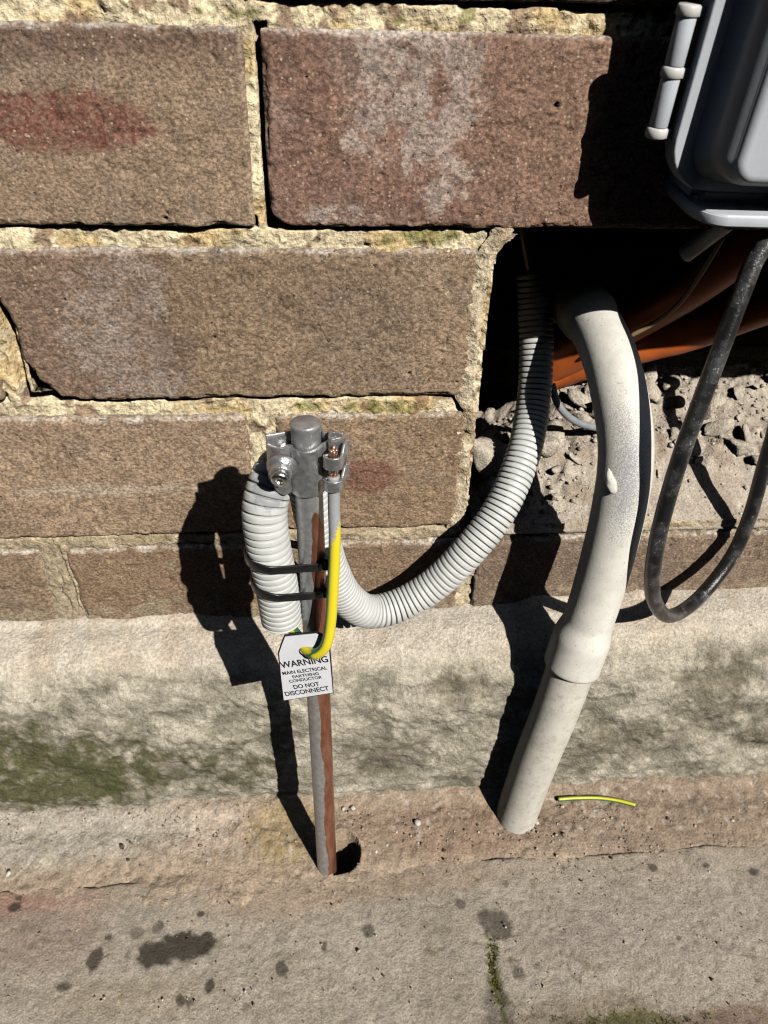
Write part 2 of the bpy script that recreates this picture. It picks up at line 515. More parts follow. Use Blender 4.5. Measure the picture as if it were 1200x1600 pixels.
for row in range(-1, 6):            # courses above
    z = 0.4605+0.086*row
    for k in range(-2, 5):
        x = 0.0*0 + k*0.240 + (0.239 if row % 2 == 0 else 0.119)
        if row == -1: continue
        if row == 0 and -0.13 < x-0.115 < 0.55: continue
        low_brick(x-0.002, z)
for (x, row) in [(X_c1l-0.355, C1), (X_c1r+0.599, C1), (X_c2l-0.365, C2), (X_c3l-0.355, C3), (X_c3l-0.595, C3),
                 (X_c4l-0.355, C4), (X_c4r+0.599, C4), (0.78, C2), (0.70, C3)]:
    low_brick(x, row[0])
# inner leaf, dim behind the opening
for row in range(5):
    for k in range(4):
        low_brick(0.14+0.24*k+(0.12 if row % 2 else 0), 0.150+0.086*row, 0.175)

# ---- mortar sheet in the joints
xs = np.arange(-0.125, 0.505, 0.0008); zs = np.arange(0.110, 0.545, 0.0008)
X, Z = np.meshgrid(xs, zs, indexing='ij')
n12 = fbm(X, 0, Z, 0.014, 4, 61); n3 = fbm(X, 0, Z, 0.0032, 3, 67, 0.6); n30 = fbm(X, 0, Z, 0.05, 2, 69)
Y = 0.0030 + 0.0017*n12 + 0.0010*n3 + 0.0010*n30
cover = np.zeros(X.shape, bool)
gapn = 0.6+0.7*fbm(X, 3, Z, 0.02, 3, 71)
for (xl, xr, zb, zt) in BRICKS:
    inx = (X > xl-0.001) & (X < xr+0.001)
    da = zb - Z
    low = zb < 0.25 and zb > 0.19
    g = np.where(inx & (da > -0.004) & (da < 0.006), sstep(0.0032, 0.0010, da/np.clip(gapn, 0.25, 2)), 0)
    Y = Y + 0.0065*g
    if abs(xl-X_c1r) < 1e-6 or abs(xl-X_c2l) < 1e-6:
        inz = (Z > zb-0.002) & (Z < zt+0.002); dx = xl-X
        Y = Y + 0.006*np.where(inz & (dx > -0.003) & (dx < 0.005), sstep(0.0030, 0.0010, dx), 0)
    cover |= (X > xl+0.005) & (X < xr-0.005) & (Z > zb+0.005) & (Z < zt-0.005)
# smeared joints in the bottom courses
sm = np.maximum(sstep(0.205, 0.198, Z)*sstep(0.190, 0.195, Z)*0.6, sstep(0.012, 0.004, np.abs(X-(X_c4l+X_c4r)/2))*sstep(.200, .194, Z))
Y = Y*(1-0.8*sm) + (0.0004+0.0005*n3)*0.8*sm
Y = np.maximum(Y, -0.0012)
tn = np.ones(X.shape+(3,))*lin(228, 212, 178)
tn = mix(tn, lin(204, 176, 126), 0.8*sstep(0.1, 0.6, fbm(X, 5, Z, 0.02, 4, 73)))
tn = mix(tn, lin(130, 100, 84), 0.75*sstep(0.42, 0.6, fbm(X, 7, Z, 0.009, 3, 75)))
gm = np.zeros(X.shape)
for (px, py, rx, ry) in [(640, 372, 90, 16), (590, 640, 80, 14), (350, 20, 60, 14), (620, 30, 30, 12), (720, 20, 30, 20), (70, 345, 60, 10), (480, 640, 30, 10), (950, 20, 30, 14), (200, 838, 200, 10)]:
    gm = np.maximum(gm, sstep(1.2, 0.5, ell(X, Z, px, py, rx, ry)))
tn = mix(tn, lin(120, 122, 62), 0.7*sstep(0.0, 0.4, fbm(X, 9, Z, 0.006, 4, 77)+gm*1.0-0.6)*np.clip(gm*2, 0, 1))
tn = mix(tn, lin(160, 142, 114), np.clip(sm*1.2, 0, 0.95))
crk = np.abs(X-(X_c4r-0.0035+0.0012*noise(Z*120, 0, 0, 5)+0.004*(0.19-Z)/0.06))
Y = Y + 0.004*sstep(0.0009, 0.0003, crk)*sstep(.196, .192, Z)*sstep(.136, .150, Z)
Y = Y + 0.003*sstep(0.0008, 0.0003, np.abs(X-(X_c4l+X_c4r)/2-0.0015*noise(Z*150, 3, 0, 6)))*sstep(.178, .170, Z)*sstep(.136, .150, Z)
tn = mix(tn, lin(186, 172, 148), 0.6*sstep(0.21, 0.19, Z))
k = ~cover
keep = k[:-1, :-1] | k[1:, 1:]
Xc = (X[:-1, :-1]); Zc = Z[:-1, :-1]
xh = 0.2305 + 0.010*sstep(0.362, 0.372, Zc) + 0.0012*n12[:-1, :-1]
keep &= ~((Xc > xh) & (Zc > 0.2005) & (Zc < 0.3755))
f = grid_faces(*X.shape, keep=keep)
used = np.unique(f); remap = -np.ones(X.size, int); remap[used] = np.arange(len(used))
co = np.stack([X.ravel(), Y.ravel(), Z.ravel()], 1)[used]
obj('mortar', mesh('mortar', co, remap[f], cols={'tone': tn.reshape(-1, 3)[used]}), M_MORTAR, WALL)
# plain backing of the joints beyond the detailed sheet
bm = bmesh.new()
def bbox(bm, x0, x1, y0, y1, z0, z1):
    r = bmesh.ops.create_cube(bm, size=1.0)
    for v in r['verts']:
        v.co = Vector((x0+(v.co.x+.5)*(x1-x0), y0+(v.co.y+.5)*(y1-y0), z0+(v.co.z+.5)*(z1-z0)))
bbox(bm, -0.62, 1.10, 0.004, 0.106, 0.5385, 0.985)
bbox(bm, -0.62, -0.120, 0.0045, 0.106, 0.02, 0.5385)
bbox(bm, 0.500, 1.10, 0.0045, 0.106, 0.366, 0.5385)
bbox(bm, 0.500, 1.10, 0.0045, 0.106, 0.02, 0.196)
bbox(bm, 0.62, 1.10, 0.0045, 0.106, 0.196, 0.366)
bbox(bm, -0.30, 1.10, 0.180, 0.28, 0.02, 0.985)
bbox(bm, -0.119, 0.22, 0.012, 0.100, 0.02, 0.372)
bbox(bm, -0.119, 0.499, 0.012, 0.105, 0.377, 0.538)
bbox(bm, -0.119, 0.499, 0.012, 0.105, 0.02, 0.195)
bbox(bm, -0.30, 1.10, 0.1065, 0.1795, 0.560, 0.985)
bbox(bm, 0.05, 0.215, 0.1065, 0.1795, 0.02, 0.559)
me = bpy.data.meshes.new('mortar'); bm.to_mesh(me); bm.free()
a = me.attributes.new('tone', 'FLOAT_COLOR', 'POINT')
a.data.foreach_set('color', np.tile([*lin(205, 188, 150), 1.0], len(me.vertices)).astype(np.float32))
obj('mortar', me, M_MORTAR, WALL)

# ---- ragged mortar coat on the brick ends along the left side of the hole
zz = np.arange(0.196, 0.3745, 0.0008); tt = np.concatenate([np.arange(0, 0.014, 0.0007), np.arange(0.014, 0.1, 0.003)])
T_, Z_ = np.meshgrid(tt, zz, indexing='ij')
base_x = np.interp(Z_, [0.196, 0.210, 0.278, 0.288, 0.300, 0.345, 0.362, 0.366, 0.370, 0.3745],
                   [X_c3r1+0.002, X_c3r1+0.0035, X_c3r1+0.0045, X_c2r+0.0015, X_c2r+0.0022, X_c2r+0.0040, X_c2r+0.0045, X_c2r+0.0070, X_c2r+0.0110, X_c2r+0.0130])
base_x = base_x + 0.0021*fbm(0, 0, Z_, 0.014, 4, 81, .6) + 0.0008*fbm(0, T_, Z_, 0.003, 3, 83)
front = 0.0085                                   # metres of the strip that lie on the face
onf = T_ < front
Xs = np.where(onf, base_x - (front-T_), base_x + 0.0018*fbm(0, T_, Z_, 0.010, 4, 85))
Ys = np.where(onf, 0.0026*(1-T_/front)**1.5 - 0.0006, (T_-front)-0.0004)
rs = np.clip(1-np.abs(T_-front)/0.0022, 0, 1)**2
Xs = Xs - 0.0008*rs; Ys = Ys + np.where(onf, 0.0007*rs, 0)
Ys = Ys + np.where(onf, 0.0007*fbm(Xs, 0, Z_, 0.004, 4, 87) + 0.0009*np.clip(fbm(Xs, 0, Z_, 0.012, 3, 88), -.4, 1), 0)
tn = np.ones(Xs.shape+(3,))*lin(214, 198, 170)
tn = mix(tn, lin(170, 150, 122), 0.8*sstep(0.1, 0.6, fbm(Xs, Ys, Z_, 0.012, 4, 89)))
f = grid_faces(*Xs.shape)
obj('mortar', fix_normals(mesh('mortar', np.stack([Xs, Ys, Z_], -1).reshape(-1, 3), f, cols={'tone': tn.reshape(-1, 3)})), M_MORTAR, WALL)

# ================================================================== stone footing
xs = np.concatenate([-0.62+0.004*np.arange(115), np.arange(-0.16, 0.56, 0.0012), 0.56+0.004*np.arange(135)])
prof = np.array([[0.012, 0.137], [-0.004, 0.1355], [-0.020, 0.132], [-0.031, 0.127], [-0.0385, 0.118], [-0.0425, 0.105],
                 [-0.0450, 0.085], [-0.0465, 0.060], [-0.0470, 0.030], [-0.0465, 0.008], [-0.0455, -0.030]])
PQ, ps = spline(np.concatenate([prof, np.zeros((len(prof), 1))], 1), 0.0012)
tang = np.gradient(PQ[:, :2], axis=0); tang /= np.linalg.norm(tang, axis=1)[:, None]
pn = np.stack([tang[:, 1], -tang[:, 0]], 1)
if pn[len(pn)//2, 0] > 0: pn = -pn
X = np.repeat(xs[:, None], len(PQ), 1); PY = np.repeat(PQ[None, :, 0], len(xs), 0); PZ = np.repeat(PQ[None, :, 1], len(xs), 0)
topm = sstep(0.118, 0.131, PZ)                       # flat ledge on top
fac = 1-topm
rock = fbm(X*0.75, PY, PZ*1.2, 0.022, 5, 201, 0.55)
rid = 1-np.abs(fbm(X*0.5, PY, PZ*1.25+0.12*X, 0.030, 3, 207, 0.5))*1.6
d = fac*(0.0024*rock + 0.0006*(rid-0.5) + 0.0004*fbm(X, PY, PZ, 0.0032, 3, 212, .6)) + (0.0005+0.0010*fac)*fbm(X*.9, PY, PZ, 0.0095, 4, 211, .62) + topm*0.0012*fbm(X, PY, PZ, 0.03, 3, 213)
d += 0.0022*fbm(X, 0, 0, 0.12, 2, 215)*fac
d -= 0.007*sstep(0.026, 0.0, np.hypot(X-0.435, (PZ-0.032)*1.3))*fac        # pit at the right
yy = PY + pn[None, :, 0]*d; zz = PZ + pn[None, :, 1]*d
# the bed rises a little to the right, mortar lip lies against the brick
zz = zz + topm*np.interp(X, [-0.6, 0.0, 0.17, 0.24, 0.35, 1.1], [0.001, 0.0, -0.003, 0.001, 0.0095, 0.010])
lip = sstep(0.006, -0.001, -PY)*topm
zz = zz + lip*(0.0015+0.003*np.clip(fbm(X, 0, 0, 0.02, 3, 217), -.3, 1))
tn = np.ones(X.shape+(3,))*lin(192, 184, 168)
tn = mix(tn, lin(205, 195, 180), topm)
tn = mix(tn, lin(176, 150, 120), 0.30*topm*sstep(0.0, .6, fbm(X, 1, PZ, .02, 3, 219)))
nA = fbm(X*0.6, 3, PZ, 0.016, 5, 221, 0.6)
tn = mix(tn, lin(140, 134, 118), fac*0.75*sstep(-0.6, 0.55, nA+0.45*fbm(X*.8, 4, PZ, .004, 3, 223, .65)))
tn = mix(tn, lin(100, 98, 82), fac*0.6*sstep(0.0, 0.6, -rock+0.3*fbm(X, 2, PZ, .004, 3, 225)))
def blob(px, py, rx, ry):
    c = at(px, py, -0.045); ex = at(px+rx, py, -0.045)[0]-c[0]; ez = c[2]-at(px, py+ry, -0.045)[2]
    return np.sqrt(((X-c[0])/ex)**2+((PZ-c[2])/ez)**2)
nb = fbm(X, 5, PZ, 0.010, 5, 231, 0.62)
g = np.maximum.reduce([sstep(1.3, 0.2, blob(40, 1215, 340, 75)), 0.7*sstep(1.3, .2, blob(330, 1200, 150, 55)), sstep(1.2, .3, blob(20, 1180, 120, 60))])
nf = fbm(X, 6, PZ, 0.003, 3, 233, .65)
tn = mix(tn, lin(98, 94, 72), 0.9*sstep(-0.5, 0.6, nb*0.7+0.45*nf+g*1.5-0.80)*np.clip(g*2.5, 0, 1))
tn = mix(tn, lin(84, 86, 54), 0.75*sstep(-0.2, 0.6, nb*0.6+0.4*nf+g*1.4-0.95)*np.clip(g*2.5, 0, 1)*sstep(0.16, 0.02, X))
g2 = np.maximum.reduce([sstep(1.3, .2, blob(1110, 1100, 70, 70)), 0.8*sstep(1.3, .2, blob(960, 1160, 110, 45)), 0.7*sstep(1.2, .3, blob(720, 1080, 70, 30)), 0.75*sstep(1.2, .3, blob(600, 1180, 120, 40)), sstep(1.2, .3, blob(1190, 1150, 50, 30))])
tn = mix(tn, lin(98, 90, 72), 0.58*sstep(-0.6, 0.7, nb*0.8+.5*nf+g2*1.4-0.7)*np.clip(g2*2.5, 0, 1))
tn = mix(tn, lin(206, 196, 178), 0.7*fac*sstep(0.15, 0.7, fbm(X*.7, 9, PZ, 0.012, 5, 241, .65))*sstep(.3, .7, PZ*4+.25*nA))
f = grid_faces(*X.shape)
me = fix_normals(mesh('stone_footing', np.stack([X, yy, zz], -1).reshape(-1, 3), f, cols={'tone': tn.reshape(-1, 3)}, floats={'wet': np.zeros(X.size)}))
put(obj('stone_footing', me, M_STONE), 'rough pale stone footing with green algae, jutting out under the brick wall', 'footing')

# ================================================================== ground: earth strip and concrete path
def axis(lo, hi, step, far, ratio=1.16):
    a = list(np.arange(lo, hi+1e-9, step)); s = step
    while a[-1] < far: s *= ratio; a.append(a[-1]+s)
    s = step; b = []
    x = lo
    while x > -far: s *= ratio; x -= s; b.append(x)
    return np.array(b[::-1]+a)
ROD0 = atz(511, 1355, 0.0); ROD1 = np.array([at(477, 660, -0.0835)[0], -0.0835, at(477, 660, -0.0835)[2]])
HOLE = atz(533, 1336, -0.001)
edge_px = [(-400, 1400), (0, 1388), (250, 1378), (430, 1372), (545, 1352), (640, 1343), (900, 1333), (1200, 1318), (1800, 1300)]
ep = np.array([atz(px, py, 0.0) for px, py in edge_px])
def edge_y(x): return np.interp(x, ep[:, 0], ep[:, 1])
def gpix(Xa, Ya, px, py, rx, ry):
    c = atz(px, py, 0.0); ex = atz(px+rx, py, 0)[0]-c[0]; ey = atz(px, py-ry, 0)[1]-c[1]
    return (Xa-c[0])/ex, (Ya-c[1])/ey
def gblob(Xa, Ya, px, py, rx, ry):
    a, b = gpix(Xa, Ya, px, py, rx, ry); return np.hypot(a, b)

xs = axis(-0.10, 0.50, 0.0011, 30); ys = axis(-0.19, -0.02, 0.0011, 30)
ys = ys[ys < 0.35]
X, Y = np.meshgrid(xs, ys, indexing='ij')
near = (np.abs(X-0.2) < 0.9) & (np.abs(Y+0.1) < 0.6)
n10 = fbm(X, Y, 0, 0.018, 5, 301, .55); n3 = fbm(X, Y, 0, 0.0045, 4, 303, .6); n50 = fbm(X, Y, 0, 0.07, 2, 305)
e = Y-edge_y(X)                                   # >0 towards the wall
H = 0.0008 + 0.0035*sstep(0.0, 0.03, e) + 0.0050*sstep(0.03, 0.048, e) + 0.0010*n10 + 0.0008*n3 + 0.0008*n50
crumb = np.clip(fbm(X, Y, 2, 0.006, 3, 307, .6)-0.15, 0, 1)
H += 0.0022*crumb*sstep(0.000, 0.020, e)*(0.4+0.8*sstep(0.15, 0.30, X)*sstep(.42, .3, X)+.5*sstep(.10, .12, X)*sstep(.14, .13, X))
H -= np.where(X < 0.165, 0.0085*sstep(0.010, -0.070, e+0.012*n10+.008*n3), 0.0065*sstep(0.004, -0.016, e + 0.004*n10))
hd = np.hypot(X-HOLE[0], (Y-HOLE[1])*0.9)*(1+0.05*noise(np.arctan2(Y-HOLE[1], X-HOLE[0])*2, 0, 0, 9))
rimr = 0.0122
H = np.where(near, H, H*0.2-0.004)
H = H + 0.0022*sstep(0.017, 0.011, hd)*sstep(0.008, 0.011, hd)*(0.5+n10)
H = np.where(hd < rimr+0.002, H-0.040*sstep(rimr+0.0006, rimr-0.0009, hd), H)
tn = np.ones(X.shape+(3,))*lin(172, 154, 134)
tn = mix(tn, lin(192, 174, 156), sstep(1.3, 0.4, gblob(X, Y, 310, 1295, 160, 40)+.2*n10))
tn = mix(tn, lin(178, 170, 156), sstep(1.3, 0.5, gblob(X, Y, 60, 1310, 260, 50)))
tn = mix(tn, lin(158, 138, 96), 0.7*sstep(1.3, 0.5, gblob(X, Y, 440, 1310, 60, 50)+.3*n10))
tn = mix(tn, lin(150, 126, 108), 0.7*sstep(1.25, 0.5, gblob(X, Y, 700, 1300, 190, 50)+.3*n10))
tn = mix(tn, lin(148, 130, 114), 0.8*sstep(1.25, 0.5, gblob(X, Y, 1060, 1280, 260, 60)+.2*n10))
tn = mix(tn, lin(130, 112, 92), 0.5*sstep(.2, .7, n3)*sstep(0, .02, e))
tn = mix(tn, lin(206, 198, 186), 0.45*sstep(.6, .85, fbm(X, Y, 5, 0.004, 2, 311))*sstep(0, .02, e))
f = grid_faces(*X.shape)
me = mesh('ground', np.stack([X, Y, H], -1).reshape(-1, 3), f[:, ::-1].copy(), cols={'tone': tn.reshape(-1, 3)}, floats={'wet': np.zeros(X.size)})
put(obj('ground', fix_normals(me), M_DIRT), kind='structure')

# concrete path
xs = np.concatenate([-0.62+0.006*np.arange(80), np.arange(-0.14, 0.48, 0.0010), 0.48+0.006*np.arange(104)])
vs2 = np.concatenate([np.linspace(0, 0.012, 9)[:-1], np.arange(0.012, 0.16, 0.0011), np.geomspace(0.161, 0.9, 40)])
X, V = np.meshgrid(xs, vs2, indexing='ij')
E_ = edge_y(X) + 0.002 + 0.0012*fbm(X, 0, 0, 0.02, 3, 401)
Y = E_ - V
n20 = fbm(X, Y, 0, 0.03, 3, 403); n2 = fbm(X, Y, 0, 0.003, 4, 405, .62); n100 = fbm(X, Y, 0, 0.10, 2, 407)
H = 0.0005 + 0.0005*n20 + 0.00035*n2 + 0.0010*n100 - 0.009*(1-sstep(0, 0.0035, V))
H += 0.0006*sstep(0.26, 0.34, X)*sstep(0.03, 0.0, V)
H -= 0.0006*sstep(0.45, 0.8, fbm(X, Y, 3, 0.0028, 2, 409))
hd = np.hypot(X-HOLE[0], (Y-HOLE[1])*0.9)
H = np.where(hd < rimr+0.003, H-0.045*sstep(rimr+0.0020, rimr+0.0004, hd), H)
# crack grown with moss
cr = np.array([atz(px, py, 0) for px, py in [(752, 1405), (772, 1450), (768, 1500), (778, 1550), (790, 1600), (800, 1660), (806, 1800)]])
crx = np.interp(-Y, -cr[:, 1], cr[:, 0]) + 0.0012*noise(Y*160, 0, 0, 12)
cd = np.abs(X-crx); cm = sstep(cr[1, 1]+.002, cr[2, 1], Y)
H -= 0.0010*sstep(0.0030, 0.0008, cd)*cm
tn = np.ones(X.shape+(3,))*lin(172, 162, 148)
tn = mix(tn, lin(158, 148, 134), 0.7*sstep(0.0, .7, n20))
tn = mix(tn, lin(160, 138, 118), 0.75*sstep(1.25, .4, gblob(X, Y, 560, 1380, 230, 34)+.25*n20))
tn = mix(tn, lin(170, 153, 135), sstep(0.035, 0.002, V+0.012*n20+.006*n2)*(0.85-0.45*sstep(.2, .3, X)))
tn = mix(tn, lin(160, 118, 104), 0.6*sstep(1.4, .3, gblob(X, Y, 40, 1412, 110, 22)+.25*n20))
tn = mix(tn, lin(150, 130, 118), 0.6*sstep(1.25, .4, gblob(X, Y, 60, 1470, 130, 60)+.2*n20))
tn = mix(tn, lin(160, 146, 126), 0.5*sstep(1.3, .4, gblob(X, Y, 200, 1560, 160, 40)+.2*n20))
tn = mix(tn, lin(166, 154, 144), 0.6*sstep(1.2, .3, gblob(X, Y, 1050, 1440, 300, 80)))
tn = mix(tn, lin(128, 100, 84), 0.65*sstep(1.3, .5, gblob(X, Y, 1150, 1596, 120, 26)+.35*n20))
tn = mix(tn, lin(124, 108, 86), 0.5*sstep(1.3, .4, gblob(X, Y, 900, 1592, 170, 34)+.45*n20))
tn = mix(tn, lin(96, 96, 52), 0.7*sstep(0.0, .4, fbm(X, Y, 8, .006, 3, 411)+sstep(.006, .001, cd)*cm-0.55)*sstep(.012, .004, cd)*cm)
tn = mix(tn, lin(104, 102, 60), 0.75*sstep(-0.1, .4, fbm(X, Y, 9, .007, 4, 413, .6)+0.9*sstep(1.3, .4, gblob(X, Y, 990, 1600, 120, 24))-0.6))
wet = np.zeros(X.shape)
jn = fbm(X, Y, 0, 0.004, 4, 421, .6)
SPOTS = [(245, 1492, 34, 20, 1), (290, 1478, 42, 22, 1), (318, 1474, 14, 20, 1), (148, 1500, 12, 20, .9), (100, 1542, 10, 8, .8), (328, 1540, 9, 11, .9),
         (440, 1514, 9, 12, .8), (282, 1562, 8, 9, .8), (296, 1566, 5, 5, .7), (248, 1450, 8, 9, .6), (170, 1465, 6, 5, .8), (312, 1428, 6, 5, .9),
         (385, 1573, 8, 7, .5), (24, 1418, 10, 8, .9), (30, 1402, 6, 4, .8), (576, 1454, 9, 10, .75), (506, 1478, 5, 9, .8), (720, 1413, 8, 9, .7),
         (776, 1445, 24, 26, .75), (760, 1438, 12, 22, .7), (810, 1520, 9, 10, .7), (838, 1510, 6, 7, .4), (1020, 1356, 7, 6, .8), (1176, 1364, 9, 7, .8),
         (1102, 1354, 5, 4, .8), (880, 1356, 4, 4, .6), (790, 1382, 5, 5, .5), (1060, 1466, 5, 4, .6), (355, 1445, 4, 3, .7), (390, 1478, 4, 3, .6), (445, 1515, 6, 8, .8),
         (214, 1458, 10, 9, .5), (200, 1492, 5, 6, .4), (780, 1590, 22, 60, .45), (1000, 1606, 190, 18, .35)]
for (px, py, rx, ry, a) in SPOTS:
    wet = np.maximum(wet, a*sstep(1.20, 0.80, gblob(X, Y, px, py, rx, ry)*(1+0.0*X)+0.30*jn))
f = grid_faces(*X.shape)
me = mesh('concrete_path', np.stack([X, Y, H], -1).reshape(-1, 3), f, cols={'tone': tn.reshape(-1, 3)}, floats={'wet': wet})
put(obj('concrete_path', fix_normals(me), M_SLAB), kind='structure')

# ================================================================== upper house wall, and unseen blockers added to cut sky light
def boxes(name, items, mat, **kw):
    bm = bmesh.new()
    for it in items: bbox(bm, *it)
    me = bpy.data.meshes.new(name); bm.to_mesh(me); bm.free()
    return put(obj(name, me, mat), **kw)
M_BLOCK_FENCE = mat_plain('dark_blocker_timber', (0.05, 0.038, 0.028), 0.8, mott=0.3, msize=0.03)
M_BLOCK_WALL = mat_plain('dark_blocker_brick', (0.07, 0.05, 0.04), 0.9, mott=0.25, msize=0.08)
M_BLOCK_EAVE = mat_plain('dark_blocker_paint', (0.06, 0.055, 0.05), 0.7)
M_RENDER = mat_plain('upper_brickwork', (0.20, 0.15, 0.11), 0.9, mott=0.3, msize=0.05)
boxes('sky_blocker_fence', [(-6+0.152*k, -6+0.152*k+0.15, -2.02, -2.0+0.006*(k % 2), -0.02, 1.62) for k in range(80)] + [(-6, 6.16, -2.06, -2.021, 0.4, 0.48), (-6, 6.16, -2.06, -2.021, 1.4, 1.48)], M_BLOCK_FENCE, kind='structure')  # unseen fence, added to block the low sky
boxes('sky_blocker_wall', [(-9, 1.25, -3.7, -3.2, -0.02, 4.6)], M_BLOCK_WALL, kind='structure')  # unseen wall, added to darken the sky fill further
boxes('house_upper_wall', [(-6, 6, 0.003, 0.28, 0.987, 2.60), (-6, -0.622, 0.003, 0.28, -0.02, 0.9868), (1.102, 6, 0.003, 0.28, -0.02, 0.9868), (-6, 6, 0.282, 0.35, -0.02, 2.6)], M_RENDER, kind='structure')
boxes('sky_blocker_eaves', [(-6, 6, -0.55, 0.40, 2.602, 2.63), (-6, 6, -0.57, -0.552, 2.58, 2.76)], M_BLOCK_EAVE, kind='structure')  # unseen overhang, added to cut sky light from overhead

# ================================================================== rubble in the hole
xs = np.arange(0.2355, 0.56, 0.0012); ys = np.arange(-0.001, 0.165, 0.0012)
X, Y = np.meshgrid(xs, ys, indexing='ij')
n20 = fbm(X, Y, 0, 0.022, 4, 501, .55); n5 = fbm(X, Y, 0, 0.006, 4, 503, .6)
top = 0.1985 + 0.56*np.minimum(Y, 0.085) + 0.10*np.clip(Y-0.085, 0, 1)
low = sstep(0.300, 0.262, X + 0.006*n20)
top = top - low*np.clip(0.30*Y, 0, 0.03)
rough = sstep(0.020, 0.05, Y+0.03*sstep(.33, .28, X))
H = top + 0.0012*n20 + 0.0006*n5 + rough*(0.0030*n20 + 0.0014*n5 + 0.0008*fbm(X, Y, 1, 0.0035, 3, 509, .6) + 0.004*np.clip(fbm(X, Y, 4, 0.011, 3, 505), 0, 1))
H = H + 0.004*sstep(.30, .34, X)*sstep(0.01, 0.05, Y)
H = H - 0.08*sstep(0.105, 0.15, Y+0.012*n20)
H = np.where(Y < 0.0016, np.minimum(H, 0.1965), H)
tn = np.ones(X.shape+(3,))*lin(182, 170, 156)
tn = mix(tn, lin(166, 152, 136), sstep(0, .6, n20))
tn = mix(tn, lin(200, 190, 174), 0.6*sstep(.2, .6, n5))
tn = mix(tn, lin(140, 122, 104), .6*sstep(.35, .7, fbm(X, Y, 7, .012, 4, 507)))
rb = mesh('rubble_bed', np.stack([X, Y, H], -1).reshape(-1, 3), grid_faces(*X.shape), cols={'tone': tn.reshape(-1, 3)}, floats={'wet': np.zeros(X.size)})
put(obj('rubble_bed', fix_normals(rb), M_RUBBLE), 'sloping bed of crumbly grey mortar rubble inside the wall hole', 'rubble')
def bed_z(x, y):
    i = int(np.clip(round((x-xs[0])/0.0012), 0, len(xs)-1)); j = int(np.clip(round((y-ys[0])/0.0012), 0, len(ys)-1))
    return H[i, j]
BEDZ = bed_z

def rock_mesh(seed, size, sub=2, ang=0.45, col=lin(196, 185, 170), name='mortar_chunk'):
    bm = bmesh.new(); bmesh.ops.create_icosphere(bm, subdivisions=sub, radius=1.0)
    co = np.array([v.co for v in bm.verts])
    rs_ = np.random.RandomState(seed)
    r = np.full(len(co), 10.0)
    for k in range(11):                                   # cut by random planes: a broken, faceted lump
        n = rs_.normal(size=3); n /= np.linalg.norm(n)
        dd = rs_.uniform(0.38, 0.80); c = co@n
        r = np.where(c > 1e-3, np.minimum(r, dd/np.maximum(c, 1e-3)), r)
    r = np.minimum(r, 1.05) + 0.07*fbm(co[:, 0]+seed, co[:, 1], co[:, 2], 0.7, 4, seed)
    co = co*r[:, None]*np.array(size)
    fs = [[v.index for v in f_.verts] for f_ in bm.faces]; bm.free()
    tn = np.ones((len(co), 3))*col*(1+0.15*fbm(co[:, 0], co[:, 1], co[:, 2], max(size), 3, seed+4))[:, None]
    return mesh(name, co, np.array(fs), smooth=False, cols={'tone': tn}, floats={'wet': np.zeros(len(co))})
CHUNKS = [rock_mesh(900+k, (1, 0.8, 0.66), 3) for k in range(5)]
def chunk(x, y, s, k, label, group=None, rot=0, sink=0.25, z=None):
    o = obj('mortar_chunk', CHUNKS[k % 5], M_RUBBLE, None, (x, y, (bed_z(x, y) if z is None else z)+s*(0.6-sink)))
    s = s*1.55; o.scale = (s*1.25, s*(1.0+.3*math.sin(k*1.9)), s*(1.0+.3*math.cos(k*2.3))); o.rotation_euler = (0.7*math.sin(k*2.1), 0.7*math.cos(k*1.7), rot)
    return put(o, label, 'rubble', group)
P_ = at(765, 722, 0.030)
chunk(P_[0], 0.030, 0.0135, 0, 'large broken mortar lump wedged beside the brick end, behind the corrugated conduit', z=P_[2]-0.004, rot=0.7)
spots = []
for (px, py, s) in [(1070, 690, .0075), (1010, 612, .0085), (985, 640, .006), (1105, 640, .006), (1045, 632, .0055), (1120, 672, .007),
                    (900, 630, .007), (905, 665, .0055), (870, 735, .0045), (930, 650, .006), (1150, 700, .006), (1180, 720, .005),
                    (868, 780, .003), (880, 700, .0035), (895, 720, .003), (1090, 720, .003), (770, 790, .005), (760, 770, .006), (1165, 690, .006)]:
    Yt = 0.02                                            # march along the sight line down to the bed
    for k in range(160):
        p = at(px, py, 0.002+0.001*k)
        if p[2] < BEDZ(p[0], p[1]) + s*0.2: Yt = p[1]; break
    spots.append((at(px, py, Yt), s))
rq = np.random.RandomState(21)
for k in range(46):
    if k < 26: x, y = rq.uniform(0.29, 0.47), rq.normal(0.085, 0.012)
    else: x, y = rq.uniform(0.245, 0.33), rq.uniform(0.02, 0.085)
    if k > 38: x, y = rq.uniform(0.33, 0.46), rq.uniform(0.012, 0.06)
    sz = min(0.0075, 0.0022*math.exp(rq.normal(0.35, 0.45)))*(0.55 if k > 38 else 1)
    spots.append((np.array([x, y, 0]), sz))
for i, (p, s) in enumerate(spots):
    chunk(p[0], p[1], s, i+1, 'small loose mortar crumb lying on the rubble bed in the hole', 'mortar crumbs in the hole', rot=i*1.3)

